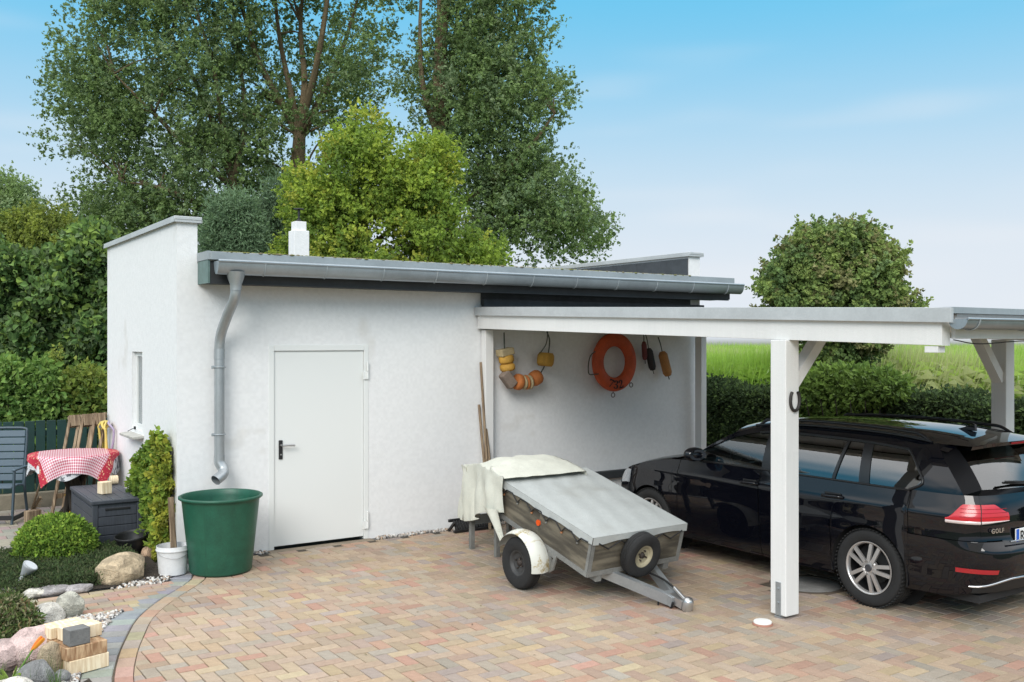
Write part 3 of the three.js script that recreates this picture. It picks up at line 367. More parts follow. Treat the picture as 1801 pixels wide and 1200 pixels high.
  obj('reflector', tp([cyl(0.027, 0.027, 0.012, -W2 - 0.007, ht - 0.165, 0.0, 20, 0, 0, Math.PI / 2)]), phy({ color: rgb(0.75, 0.09, 0.01), roughness: 0.25, clearcoat: 1 }), g);
  // chassis, drawbar, coupling
  obj('axle', [axisX(cyl(0.03, 0.03, 1.14, 0, 0, 0, 12)).translate(0, r, 0)], M.galvDull, g);
  obj('chassis', tp([span(-0.42, -0.36, hb - 0.09, hb - 0.016, zr, zf), span(0.36, 0.42, hb - 0.09, hb - 0.016, zr, zf), span(-0.355, 0.355, hb - 0.075, hb - 0.017, -0.05, 0.05), span(-W2, W2, hb - 0.075, hb - 0.017, zr - 0.02, zr + 0.05)]), M.galvDull, g);
  obj('axle_bracket', tp([extrude(poly([[0, 0], [0.12, 0], [0.10, -0.14], [0.05, -0.19], [0.03, -0.14]], [[[0.045, -0.03], [0.085, -0.03], [0.07, -0.10]]]), 0.02).rotateY(-Math.PI / 2).translate(-W2 + 0.0, hb - 0.02, 0.20)]), M.galvDull, g);
  obj('drawbar', tp([bar([-0.26, hb - 0.065, 0.62], [-0.02, hb - 0.075, 1.22], 0.055, 0.085), bar([0.26, hb - 0.065, 0.62], [0.02, hb - 0.075, 1.22], 0.055, 0.085), span(-0.06, 0.06, hb - 0.115, hb - 0.03, 1.12, 1.24, 0.004)]), M.galv, g);
  const cp = obj('coupling', tp([bar([0, hb - 0.06, 1.18], [0, hb - 0.055, 1.33], 0.075, 0.065), lathe([[0.001, 0.075], [0.03, 0.068], [0.045, 0.045], [0.046, -0.01], [0.04, -0.035]], 18).translate(0, hb - 0.055, 1.36), rbox(0.025, 0.025, 0.20, 0.008, 0, hb + 0.0, 1.28, 0.28)]), M.steel, g);
  obj('safety_cable', tp([tube([[-0.06, hb - 0.1, 1.1], [-0.07, hb - 0.19, 1.13], [-0.05, hb - 0.2, 1.2], [-0.04, hb - 0.11, 1.24]], 0.007, 24, 6)]), M.black, g); for (const x of [-0.05, 0.02]) obj('coupling_pin', tp([rod([x, hb - 0.07, 1.25], [x, hb - 0.16, 1.23], 0.009)]), M.black, g); obj('wiring_cable', tp([tube([[0.05, hb - 0.02, 0.8], [0.06, hb + 0.0, 1.0], [0.05, hb - 0.01, 1.2]], 0.009, 20, 6)]), M.black, g);
  const wheel = (R, rimR, w, m, parent, mtx) => { const tg = obj('tyre', tyre(R, rimR, w).applyMatrix4(mtx), M.rubber, parent); const rimG = [lathe([[rimR + 0.004, w * 0.36], [rimR - 0.012, w * 0.36], [rimR - 0.02, w * 0.2], [rimR - 0.03, w * 0.16], [rimR * 0.55, w * 0.2], [rimR * 0.42, w * 0.12], [rimR * 0.30, w * 0.12]], 36)]; obj('rim', merge(rimG).applyMatrix4(mtx), m, parent); const hub = [lathe([[0.001, w * 0.28], [rimR * 0.22, w * 0.26], [rimR * 0.28, w * 0.05], [rimR * 0.28, -w * 0.2]], 16)]; for (let k = 0; k < 4; k++) hub.push(cyl(0.008, 0.008, 0.02, Math.cos(k * 1.571 + 0.4) * rimR * 0.45, w * 0.2, Math.sin(k * 1.571 + 0.4) * rimR * 0.45, 6)); obj('hub', merge(hub).applyMatrix4(mtx), std(rgb(0.05, 0.04, 0.035), 0.7, 0.3), parent); };
  for (const s of [-1, 1]) { const w = new THREE.Group(); w.name = 'wheel'; g.add(w); wheel(r, 0.112, 0.135, std(rgb(0.07, 0.07, 0.072), 0.6, 0.2, { map: scuffed }), w, new THREE.Matrix4().makeTranslation(s * 0.653, r, 0).multiply(new THREE.Matrix4().makeRotationZ(-s * Math.PI / 2))); }
  { const w = new THREE.Group(); w.name = 'spare_wheel'; g.add(w); wheel(0.193, 0.098, 0.125, std(rgb(0.52, 0.46, 0.32), 0.6, 0.1, { map: scuffed }), w, Mx.clone().multiply(new THREE.Matrix4().makeTranslation(-0.03, 0.345, zf + 0.075)).multiply(new THREE.Matrix4().makeRotationX(Math.PI / 2))); }
  const fm = std(rgb(0.62, 0.62, 0.58), 0.55, 0, { map: noiseTex(256, 300, [4, 12, 50], (v) => { const s = sstep(0.5, 0.8, 0.5 * v[0] + 0.3 * v[1] + 0.2 * v[2]); return [lerp(1, 0.72, s), lerp(1, 0.62, s), lerp(0.99, 0.42, s)]; }, true, 0.5) });
  for (const s of [-1, 1]) obj('mudguard', [0, 1].map((lip) => grid(28, 6, (u, t) => { const a = lerp(-0.15, 2.75, u), R2 = 0.288 + (lip ? 0.004 : 0), k = (t - 0.5) * 2, bulge = 0.03 * (1 - k * k); return [s * (0.645 + k * 0.095), r + Math.sin(a) * (R2 + bulge - 0.03) , Math.cos(a) * (R2 + bulge - 0.03)]; })), fm, g);
  obj('prop_stand', tp([rbox(0.05, 0.05, 0.30, 0.004, -0.3, hb - 0.05, zr - 0.05)]), M.galvDull, g);
}
{ // stand behind the trailer and the white sheet thrown over both
  const s = thing('steel_stand', 'grey steel stand under white sheet behind the trailer', 'stand', [0, 0, 0]);
  obj('top_rail', [bar([5.28, 0.80, 1.08], [5.74, 0.82, 1.08], 0.05, 0.05), bar([5.28, 0.80, 1.55], [5.74, 0.82, 1.55], 0.05, 0.05), bar([5.28, 0.80, 1.06], [5.28, 0.80, 1.58], 0.05, 0.05), bar([5.74, 0.81, 1.06], [5.74, 0.81, 1.58], 0.05, 0.05)], M.galvDull, s);
  for (const [x, z, dx] of [[5.28, 1.08, 0.01], [5.74, 1.08, 0], [5.28, 1.55, 0.0], [5.74, 1.55, 0]]) obj('leg', bar([x - dx, 0, z], [x, 0.78, z], 0.045, 0.045, V(0, 0, 1)), M.galvDull, s);
  obj('lower_rail', [bar([5.3, 0.30, 1.08], [5.74, 0.30, 1.08], 0.03, 0.10)], M.zincFlat, s);
  const prof = (t) => { const z = lerp(2.34, 0.98, t); return { z, xl: lerp(4.838, 5.235, sstep(0, 1, t)), yl: lerp(0.945, 0.86, t) + 0.05 * Math.sin(Math.PI * t), yt: lerp(0.95, 0.875, t) + 0.10 * Math.sin(Math.PI * Math.min(1, t * 1.15)) }; };
  const n1 = lattice(900, 32);
  const sheet = (off) => grid(64, 44, (u, t) => { const p = prof(t), drop = lerp(0.34, 0.56, sstep(0, 0.8, t)) + 0.02 * Math.sin(t * 9), right = 5.80; let x, y, z = p.z;
    const wr = 0.030 * (n1(u * 14, t * 6) - 0.5) + 0.022 * (n1(u * 9 + 5, t * 13) - 0.5);
    if (u < 0.42) { const k = 1 - u / 0.42; y = p.yl - drop * k; x = p.xl - 0.03 * Math.sin(k * 1.6) + (0.034 * Math.sin(t * 19 + k * 0.7) + 0.07 * (n1(t * 14, 3 + k * 1.1) - 0.5)) * sstep(0, 0.7, k) + 0.010 * (n1(u * 9, t * 9) - 0.5); }
    else if (u < 0.86) { const k = (u - 0.42) / 0.44; x = lerp(p.xl, right, k); y = lerp(p.yl, p.yt - 0.0, sstep(0, 0.35, k)) - 0.06 * sstep(0.6, 1, k) * (1 - t) * 0.3 + wr * sstep(0.02, 0.2, t); const ty = 0.91 - (z - 2.19) * 0.255 + 0.038; if (z > 2.02) y = z > 2.17 ? ty + 0.5 * Math.abs(wr) : lerp(Math.max(y, ty), ty, sstep(2.02, 2.17, z)); }
    else { const k = (u - 0.86) / 0.14; x = right + 0.03 * k; y = p.yt - 0.02 - 0.30 * k; x += wr; }
    return [x + off * (u < 0.42 ? 1 : 0), y - off, z]; });
  const cm = phy({ color: rgb(0.70, 0.70, 0.61), roughness: 0.75, sheen: 0.3, map: grainy, bumpMap: fine, bumpScale: 0.003 });
  const wt = obj('white_sheet', [sheet(0), sheet(0.003), grid(20, 12, (u, t) => [lerp(5.20, 5.26, u) + 0.03 * Math.sin(t * 5), lerp(0.86, 0.30, t), lerp(1.05, 0.88, u) + 0.03 * Math.sin(u * 9 + t * 3)]), grid(16, 10, (u, t) => { const w = 1 - t; return [4.80 + 0.05 * t + 0.02 * Math.sin(u * 8), lerp(0.62, 0.30, t) + 0.05 * u * t, lerp(2.30, 2.02, u) * w + lerp(2.36, 2.26, u) * t]; })], cm); tag(wt, 'creased white sheet draped over trailer rear and steel stand', 'sheet');
}

// ---------- the black estate car ----------
{
  const CX = 7.67, g = thing('estate_car', 'black estate car parked nose in under the carport', 'car', [CX, 0, 4.77]);
  const paint = phy({ color: rgb(0.0030, 0.0034, 0.0060), roughness: 0.5, metalness: 0, specularIntensity: 0, clearcoat: 1, clearcoatRoughness: 0.015 });
  const trim = std(rgb(0.009, 0.009, 0.010), 0.32), matt = std(rgb(0.016, 0.016, 0.017), 0.7), chrome = std(rgb(0.62, 0.62, 0.64), 0.12, 1), alloy = std(rgb(0.62, 0.60, 0.59), 0.32, 0.7);
  const glass = phy({ color: rgb(0.40, 0.46, 0.46), transmission: 1, thickness: 0, roughness: 0.01, ior: 1.9 }), dark = phy({ color: rgb(0.16, 0.19, 0.19), transmission: 1, thickness: 0, roughness: 0.01, ior: 2.3 });
  const fabric = std(rgb(0.03, 0.03, 0.032), 0.9, 0, { map: scuffed });
  // plan outline of the widest section, rear centre to nose centre
  const OUT = new THREE.CatmullRomCurve3([[0, 1.05], [0.34, 1.042], [0.58, 1.012], [0.72, 0.95], [0.815, 0.82], [0.865, 0.62], [0.888, 0.35], [0.898, 0], [0.899, -0.7], [0.899, -1.5], [0.897, -2.2], [0.888, -2.62], [0.868, -2.9], [0.82, -3.12], [0.72, -3.29], [0.54, -3.41], [0.3, -3.485], [0, -3.51]].map(([x, z]) => V(x, 0, z)), false, 'centripetal');
  const N = 1200, pts = OUT.getPoints(N), tan = pts.map((p, i) => { const a = pts[Math.max(0, i - 1)], b = pts[Math.min(N, i + 1)]; const d = b.clone().sub(a).normalize(); return [-d.z, d.x]; }); // outward normal (x, z)
  tan[0] = [0, 1]; tan[N] = [0, -1];
  const tOfZ = (z) => { let a = 0, b = N; while (b - a > 1) { const m = (a + b) >> 1; if (pts[m].z > z) a = m; else b = m; } return (a + (pts[a].z - z) / ((pts[a].z - pts[b].z) || 1)) / N; };
  const tOfX = (x, rear = true) => { let i = rear ? 0 : N; while (pts[i].x < x) i += rear ? 1 : -1; return i / N; };
  const sOff = interp([[0.15, 0.075], [0.22, 0.05], [0.30, 0.030], [0.40, 0.022], [0.52, 0.012], [0.64, 0.006], [0.74, 0.010], [0.81, 0.006], [0.845, 0.006], [0.88, 0.022], [0.94, 0.045], [1.0, 0.068], [1.06, 0.09]]);
  const eRear = interp([[0.15, 0.24], [0.25, 0.14], [0.33, 0.07], [0.42, 0.02], [0.50, 0.0], [0.575, 0.0], [0.60, 0.004], [0.655, 0.058], [0.70, 0.078], [0.80, 0.075], [0.86, 0.08], [0.93, 0.10], [1.0, 0.135], [1.06, 0.16]]);
  const eFront = interp([[0.15, 0.12], [0.25, 0.05], [0.40, 0.0], [0.55, 0.012], [0.65, 0.05], [0.75, 0.14], [0.85, 0.30], [1.0, 0.5]]);
  const skin = (t, y, out = 0) => { const f = Math.max(0, Math.min(1, t)) * N, i = Math.min(N - 1, Math.floor(f)), k = f - i, x = lerp(pts[i].x, pts[i + 1].x, k), z = lerp(pts[i].z, pts[i + 1].z, k), nx = lerp(tan[i][0], tan[i + 1][0], k), nz = lerp(tan[i][1], tan[i + 1][1], k); const e = nz > 0 ? eRear(y) : eFront(y); return [x - Math.max(0, nx) * (sOff(y) - out) , y, z - nz * (e - out)]; };
  const beltY = interp([[-3.55, 0.69], [-3.4, 0.715], [-3.2, 0.775], [-2.95, 0.85], [-2.65, 0.92], [-2.35, 0.965], [-2.0, 0.985], [-1, 0.995], [0.3, 1.0], [1.1, 1.0]]);
  const AW = [-2.635, 0], AR = 0.347, AC = 0.322, sill = interp([[-3.55, 0.26], [-3.2, 0.22], [-2.9, 0.2], [-2.2, 0.205], [-0.4, 0.205], [0.4, 0.22], [0.75, 0.245], [1.05, 0.30]]);
  const bottomY = (z) => { for (const c of AW) { const d = z - c; if (Math.abs(d) < AR) return AC + Math.sqrt(AR * AR - d * d); } return sill(z); };
  // panel between two edges; zs are station positions, slant0/slant1 shift the end edges with height
  function panel(zs, yLo, yHi, nv, { s0 = () => 0, s1 = () => 0, out = 0 } = {}) { const n = zs.length - 1; const F1 = (sg) => grid(n, nv, (s, v) => { const i = Math.round(s * n), z = zs[i] + lerp(s0(v), s1(v), s), t = tOfZ(z), zz = pts[Math.round(t * N)].z, y = lerp(yLo(zz), yHi(zz), v), p = skin(t, y, out); return [sg * p[0], p[1], p[2]]; }); return [F1(-1), F1(1)]; }
  const lin = (a, b, n) => [...Array(n + 1)].map((_, i) => lerp(a, b, i / n));
  const arch = (c, n) => [...Array(n + 1)].map((_, i) => c + AR * Math.cos(Math.PI * i / n) * 0.9995);
  const uniqZ = (a) => a.filter((z, i) => i === 0 || Math.abs(z - a[i - 1]) > 1e-5);
  const fendZs = uniqZ([...lin(-2.215, AW[0] + AR, 4), ...arch(AW[0], 36), ...lin(AW[0] - AR, -3.02, 4)]);
  const quarterZs = uniqZ([...lin(0.372, AR, 2), ...arch(0, 36), ...lin(-AR, -0.352, 1)]);
  const half = (name, pair, mat) => pair.forEach((q) => obj(name, q, mat, g));
  const shut = (v) => 0.25 * sstep(0.55, 1, v);        // the rear door edge runs back above the arch
  half('front_wing', panel(fendZs, bottomY, beltY, 26), paint);
  half('front_door', panel(lin(-1.135, -2.207, 26), sill, beltY, 26, { s0: (v) => -0.02 * v }), paint);
  half('rear_door', panel(lin(-0.36, -1.127, 22), sill, beltY, 26, { s0: shut, s1: (v) => -0.02 * v }), paint);
  half('rear_wing', panel(quarterZs, bottomY, beltY, 26, { s1: shut }), paint);
  const bumperTop = (z) => 0.668;
  const upperZs = [...lin(0.965, 0.80, 8), ...lin(0.78, 0.378, 12)];
  half('rear_wing_upper', panel(upperZs, bumperTop, beltY, 18), paint);
  const endPatch = (x1, y0, y1, nu, nv, rear, out = 0) => { const tEnd = tOfX(x1, rear); return grid(nu, nv, (s, v) => { const k = (s - 0.5) * 2, t = rear ? Math.abs(k) * tEnd : 1 - Math.abs(k) * (1 - tEnd), y = lerp(typeof y0 === 'function' ? y0(k) : y0, typeof y1 === 'function' ? y1(k) : y1, v), p = skin(t, y, out); return [Math.sign(k || 1) * p[0], p[1], p[2]]; }); };
  const bumperEndT = tOfZ(0.374), fbT = 1 - tOfZ(-3.025);
  const bump = obj('rear_bumper', grid(120, 22, (s, v) => { const k = (s - 0.5) * 2, t = Math.abs(k) * bumperEndT, z = pts[Math.round(t * N)].z, y = lerp(sill(z), 0.662, v), p = skin(t, y); return [Math.sign(k || 1) * p[0], p[1], p[2]]; }), paint, g);
  const fb = obj('front_bumper', grid(90, 20, (s, v) => { const k = (s - 0.5) * 2, t = 1 - Math.abs(k) * fbT, z = pts[Math.round(t * N)].z, y = lerp(sill(z), Math.min(beltY(z), 0.72), v), p = skin(t, y); return [Math.sign(k || 1) * p[0], p[1], p[2]]; }), paint, g);
  half('headlight', panel(lin(-2.98, -3.40, 16), (z) => lerp(0.66, 0.60, sstep(-3.0, -3.4, z)), (z) => Math.min(beltY(z) - 0.008, 0.80), 8, { out: 0.006 }), phy({ color: rgb(0.45, 0.47, 0.5), roughness: 0.12, metalness: 0.5, clearcoat: 1 }));
  const gate = obj('tailgate', endPatch(0.735, 0.672, 1.0, 50, 20, true, 0.001), paint, g);
  obj('tailgate_lower', endPatch(0.56, 0.56, 0.68, 40, 6, true, 0.0), paint, g);
  // bonnet
  obj('bonnet', grid(40, 40, (s, v) => { const k = (s - 0.5) * 2, z = lerp(-2.30, -3.40, v) , t = tOfZ(z), y = beltY(z), p = skin(t, y), c = Math.sqrt(Math.max(0, 1 - k * k)); const w = Math.abs(p[0]); return [k * w, y + 0.045 * c * (1 - 0.5 * v) + 0.008 * Math.exp(-Math.pow((Math.abs(k) - 0.72) / 0.08, 2)), p[2] - 0.06 * v * (1 - k * k)]; }), paint, g);
  obj('bonnet_nose', grid(40, 6, (s, v) => { const k = (s - 0.5) * 2, t0 = tOfZ(-3.40), pA = skin(t0, beltY(-3.40)), tb = 1 - Math.abs(k) * (1 - t0), zb = pts[Math.round(tb * N)].z, pB = skin(tb, Math.min(beltY(zb), 0.72)), c = Math.sqrt(Math.max(0, 1 - k * k)); const a = [k * pA[0], beltY(-3.40) + 0.022 * c, pA[2] - 0.06 * (1 - k * k)]; return [lerp(a[0], Math.sign(k || 1) * pB[0], v), lerp(a[1], pB[1], v), lerp(a[2], pB[2], v)]; }), paint, g);
  // greenhouse
  const dIn = interp([[0.95, -0.004], [1.0, 0.0], [1.1, 0.035], [1.2, 0.082], [1.3, 0.140], [1.345, 0.175], [1.385, 0.225]]);
  const side = (z, y, out = 0) => { const p = skin(tOfZ(z), 1.0); return [p[0] - dIn(y) + out, y, p[2]]; };
  const zSkin = (z) => z; // side() keeps the outline's z
  const topLine = interp([[-2.1, 0.995], [-1.95, 1.075], [-1.75, 1.175], [-1.55, 1.255], [-1.35, 1.305], [-1.1, 1.33], [-0.6, 1.335], [0.0, 1.318], [0.34, 1.29], [0.6, 1.25]]);
  const sidePatch = (zA, zB, yA, yB, nu, nv, out = 0) => [-1, 1].map((sg) => grid(nu, nv, (s, v) => { const z = lerp(zA(v), zB(v), s), y = lerp(yA(z, v), yB(z, v), v), p = side(z, y, out); return [sg * p[0], p[1], p[2]]; }));
  const sill2 = () => 1.0, f = (a, b) => (v) => lerp(a, b, v);
  const quarterRear = interp([[0, 0.355], [0.16, 0.445], [0.3, 0.45], [0.8, 0.335], [1, 0.265]]);
  half('front_door_glass', sidePatch(f(-1.16, -1.19), f(-2.04, -1.98), sill2, (z) => topLine(z), 26, 10, -0.006), glass);
  half('rear_door_glass', sidePatch(f(-0.385, -0.335), f(-1.05, -1.08), sill2, (z) => topLine(z), 16, 10, -0.006), dark);
  half('rear_vent_glass', sidePatch(f(-0.115, -0.165), f(-0.35, -0.30), sill2, (z) => topLine(z), 10, 10, -0.006), dark);
  half('quarter_glass', sidePatch(quarterRear, f(-0.01, -0.07), sill2, (z) => topLine(z), 14, 14, -0.004), dark);
  half('b_pillar', sidePatch(f(-1.052, -1.082), f(-1.158, -1.188), sill2, (z) => topLine(z), 3, 10, 0.002), trim);
  half('c_pillar', sidePatch(f(-0.012, -0.072), f(-0.113, -0.163), sill2, (z) => topLine(z), 3, 10, 0.002), trim);
  half('window_divider', sidePatch(f(-0.352, -0.302), f(-0.384, -0.334), sill2, (z) => topLine(z), 2, 10, 0.002), trim);
  const roofY = interp([[-1.7, 1.355], [-1.5, 1.405], [-1.25, 1.437], [-0.9, 1.455], [-0.4, 1.46], [0.1, 1.445], [0.4, 1.418], [0.62, 1.388]]);
  const edgeY = (z) => Math.min(1.372, topLine(z) + 0.05), hatchEdge = (v) => lerp(0.815, 0.50, v);
  half('cant_rail', sidePatch(f(0.30, 0.30), f(-2.06, -1.66), (z) => topLine(z), edgeY, 44, 3, 0.001), paint);
  half('d_pillar', [-1, 1].map((sg) => grid(14, 18, (s, v) => { const qz = quarterRear(Math.min(1, v / 0.8)), z = lerp(v < 0.8 ? qz : lerp(0.265, 0.30, (v - 0.8) / 0.2), hatchEdge(v), s), y = lerp(1.0, lerp(edgeY(z), 1.36, s), v), p = side(z, y, 0.001); return [sg * p[0], p[1], p[2] - 0.02 * s * v]; })), paint);
  const trimLine = (sg) => tube([...lin(0.36, -2.05, 20)].map((z) => { const p = side(z, 0.993, 0.004); return V(sg * p[0], p[1], p[2]); }), 0.009, 60, 6);
  half('window_trim', [trimLine(-1), trimLine(1)], trim);
  half('quarter_trim', [-1, 1].map((sg) => tube([...lin(0, 1, 14).map((v) => { const z = quarterRear(v), p = side(z, lerp(1.0, topLine(z), v), 0.005); return V(sg * p[0], p[1], p[2]); }), ...lin(0.2, -1.3, 14).map((z) => { const p = side(z, topLine(z), 0.004); return V(sg * p[0], p[1], p[2]); })], 0.010, 70, 6)), trim);
  obj('roof', grid(40, 50, (s, v) => { const k = (s - 0.5) * 2, z = lerp(0.58, -1.60, v), e = side(Math.min(z, 0.5), edgeY(z)), w = e[0], y0 = Math.min(edgeY(z), roofY(z) - 0.004), yc = roofY(z); return [k * w, y0 + (yc - y0) * Math.pow(1 - Math.pow(Math.abs(k), 2.6), 0.8), z + 0.05 * (1 - k * k) * (v > 0.9 ? (v - 0.9) * -10 : 0) + 0.04 * (1 - k * k) * (v < 0.05 ? (0.05 - v) * 20 : 0)]; }), paint, g);
  // windscreen and its pillars
  const wsB = (k) => { const x = k * 0.735; return [x, 0.985 + 0.035 * (1 - k * k), -2.18 - 0.25 * (1 - k * k)]; }, wsT = (k) => { const e = side(-1.60, edgeY(-1.60)); return [k * (e[0] - 0.03), lerp(roofY(-1.6) - 0.0, edgeY(-1.6), Math.pow(Math.abs(k), 2.6)) - 0.004, -1.60 - 0.05 * (1 - k * k)]; };
  obj('windscreen', grid(30, 14, (s, v) => { const k = (s - 0.5) * 2 * 0.97, a = wsB(k), b = wsT(k); return [lerp(a[0], b[0], v), lerp(a[1], b[1], v) + 0.018 * Math.sin(Math.PI * v), lerp(a[2], b[2], v)]; }), glass, g);
  half('a_pillar', [-1, 1].map((sg) => grid(3, 16, (s, v) => { const a0 = wsB(0.97), b0 = wsT(0.97), a = [lerp(a0[0], b0[0], v), lerp(a0[1], b0[1], v) + 0.018 * Math.sin(Math.PI * v), lerp(a0[2], b0[2], v)], z = lerp(-2.10, -1.62, v), p = side(z, topLine(z) + 0.004, 0.004); return [sg * lerp(a[0], p[0], s), lerp(a[1], p[1], s), lerp(a[2], p[2], s)]; })), paint);
  obj('cowl', grid(20, 3, (s, v) => { const k = (s - 0.5) * 2, a = wsB(k * 0.97); return [k * lerp(0.735, 0.82, v), lerp(a[1], 0.972, v) - 0.004, lerp(a[2], -2.29 - 0.03 * (1 - k * k), v)]; }), matt, g);
  // rear window, its surround and the roof spoiler
  const rwB = (k) => [k * 0.60, 1.035, 0.915 - 0.10 * k * k], rwT = (k) => [k * 0.545, 1.345, 0.665 - 0.10 * k * k];
  obj('rear_window', grid(30, 12, (s, v) => { const k = (s - 0.5) * 2, kk = Math.sign(k) * Math.min(1, Math.abs(k)), a = rwB(kk), b = rwT(kk); return [lerp(a[0], b[0], v), lerp(a[1], b[1], v), lerp(a[2], b[2], v) + 0.02 * Math.sin(Math.PI * v)]; }), dark, g);
  obj('rear_window_surround', [grid(40, 3, (s, v) => { const k = (s - 0.5) * 2, a = rwB(k), t = Math.abs(k) * tOfX(0.735, true), p = skin(t, 1.0, 0.001); return [lerp(Math.sign(k || 1) * p[0], a[0], v), lerp(1.0, a[1], v), lerp(p[2], a[2], v)]; }), ...[-1, 1].map((sg) => grid(5, 14, (s, v) => { const a0 = rwB(1), b0 = rwT(1), a = [lerp(a0[0], b0[0], v), lerp(a0[1], b0[1], v), lerp(a0[2], b0[2], v) + 0.02 * Math.sin(Math.PI * v)], z = hatchEdge(v), p = side(z, lerp(1.0, 1.36, v), 0); return [sg * lerp(a[0], p[0], s), lerp(a[1], lerp(1.0, 1.36, v), s), lerp(a[2], p[2] - 0.02 * v, s)]; }))], phy({ color: rgb(0.004, 0.004, 0.005), roughness: 0.4, specularIntensity: 0.25 }), g);
  obj('roof_spoiler', [grid(30, 8, (s, v) => { const k = (s - 0.5) * 2, z = lerp(0.50, 0.80 - 0.08 * k * k, v); return [k * lerp(0.60, 0.57, v), lerp(roofY(0.5) + 0.003, 1.378, v) - 0.05 * Math.pow(Math.abs(k), 3) * (1 - 0.5 * v), z]; }), grid(30, 3, (s, v) => { const k = (s - 0.5) * 2; return [k * 0.57, 1.378 - 0.025 * Math.pow(Math.abs(k), 3) - 0.03 * v, 0.80 - 0.08 * k * k - 0.012 * v]; }), grid(30, 3, (s, v) => { const k = (s - 0.5) * 2; return [k * 0.565, 1.348 - 0.025 * Math.pow(Math.abs(k), 3), lerp(0.788 - 0.08 * k * k, 0.62 - 0.1 * k * k, v)]; })], paint, g);
  obj('brake_light', rbox(0.30, 0.016, 0.012, 0.004, 0, 1.362, 0.796), std(rgb(0.25, 0.01, 0.012), 0.3), g);
  for (const sg of [-1, 1]) obj('roof_rail', [tube([...lin(0.40, -1.42, 16)].map((z, i) => { const e = side(z, edgeY(z)); return V(sg * (e[0] - 0.055), roofY(z) - 0.045 + (i === 0 ? -0.012 : i === 16 ? -0.03 : 0.036), z); }), 0.014, 80, 8), tube([...lin(0.40, -1.42, 16)].map((z) => { const e = side(z, edgeY(z)); return V(sg * (e[0] - 0.05), roofY(z) - 0.05, z); }), 0.012, 80, 6)], trim, g);
  obj('aerial', extrude(poly([[0, 0], [0.16, 0], [0.155, 0.045], [0.135, 0.05], [0.07, 0.018]]), 0.018, 0.006).rotateY(-Math.PI / 2).translate(0.01, roofY(0.3) - 0.002, 0.25), paint, g);
  // lights, handles, mirror, badges
  const redGlass = phy({ color: rgb(0.52, 0.010, 0.022), roughness: 0.3, clearcoat: 0.6, clearcoatRoughness: 0.12 }), clear = phy({ color: rgb(0.62, 0.52, 0.50), roughness: 0.15, clearcoat: 1 });
  const tlLo = (z, x) => lerp(0.795, 0.815, sstep(0.6, 1.0, z)); const tA = tOfZ(0.685), tB = tOfX(0.735), tC = tOfX(0.485);
  const lamp = (t0, t1, ylo, yhi, out) => [-1, 1].map((sg) => grid(26, 10, (s, v) => { const t = lerp(t0, t1, s), y = lerp(ylo(t, s), yhi(t, s), v), p = skin(t, y, out + 0.004 * Math.sin(Math.PI * v)); return [sg * p[0], p[1], p[2]]; }));
  half('tail_light', lamp(tA, tB + 0.001, () => 0.818, (t, s) => lerp(0.832, 0.938, sstep(0, 0.45, s)), 0.010), redGlass);
  half('tail_light', lamp(tB - 0.001, tC, () => 0.818, (t, s) => lerp(0.938, 0.872, sstep(0.55, 1.05, s)), 0.010), redGlass);
  half('reversing_strip', lamp(tA, tB + 0.001, () => 0.795, () => 0.8175, 0.010), clear); half('reversing_strip', lamp(tB - 0.001, tC, (t, s) => lerp(0.797, 0.812, s), () => 0.8175, 0.010), clear);
  const ridge = (y) => [-1, 1].map((sg) => tube(lin(lerp(tA, tB, 0.35), tC + 0.004, 18).map((t) => { const p = skin(t, y, 0.0135); return V(sg * p[0], p[1], p[2]); }), 0.0022, 40, 5)); for (const y of [0.848, 0.878, 0.906]) half('lens_rib', ridge(y), std(rgb(0.30, 0.006, 0.012), 0.2));
  half('lens_joint', [-1, 1].map((sg) => tube(lin(0.79, 0.945, 8).map((y) => { const p = skin(tB, y, 0.0125); return V(sg * p[0], p[1], p[2]); }), 0.004, 12, 6)), M.black);
  half('rear_reflector', [-1, 1].map((sg) => grid(20, 4, (s, v) => { const t = lerp(tOfX(0.66), tOfZ(0.74), s), p = skin(t, lerp(0.428, 0.462, v), 0.004); return [sg * p[0], p[1], p[2]]; })), phy({ color: rgb(0.35, 0.008, 0.015), roughness: 0.2, clearcoat: 1 }));
  obj('chrome_strip', [tube(lin(-1, 1, 40).map((k) => { const x = k * 0.80, t = tOfX(Math.min(0.80, Math.abs(x))), y = lerp(0.385, 0.325, sstep(0.60, 1, Math.abs(k))), p = skin(t, y, 0.004); return V(Math.sign(k || 1) * p[0], p[1], p[2]); }), 0.009, 120, 8)], chrome, bump);
  obj('diffuser', grid(60, 6, (s, v) => { const k = (s - 0.5) * 2, t = tOfX(Math.min(0.80, Math.abs(k * 0.78))), y = lerp(0.27, lerp(0.375, 0.32, sstep(0.6, 1, Math.abs(k))), v), p = skin(t, y, 0.002); return [Math.sign(k || 1) * p[0], p[1], p[2]]; }), matt, bump);
  obj('bumper_edge', tube(lin(-1, 1, 30).map((k) => { const t = tOfX(Math.abs(k * 0.54)), p = skin(t, 0.665, -0.004); return V(Math.sign(k || 1) * p[0], p[1] + 0.002, p[2] + 0.045); }), 0.006, 60, 6), chrome, bump);
  for (const sg of [-1, 1]) for (const z of [-1.25, -0.33]) { const p = skin(tOfZ(z), 0.865, 0); const h = obj('door_handle', tube([[sg * (p[0] + 0.004), 0.864, z + 0.10], [sg * (p[0] + 0.036), 0.868, z + 0.07], [sg * (p[0] + 0.040), 0.866, z], [sg * (p[0] + 0.034), 0.862, z - 0.075], [sg * (p[0] + 0.004), 0.858, z - 0.10]], 0.014, 40, 10), paint, g); obj('handle_recess', rbox(0.012, 0.062, 0.16, 0.005, sg * (p[0] + 0.002), 0.862, z), trim, h); }
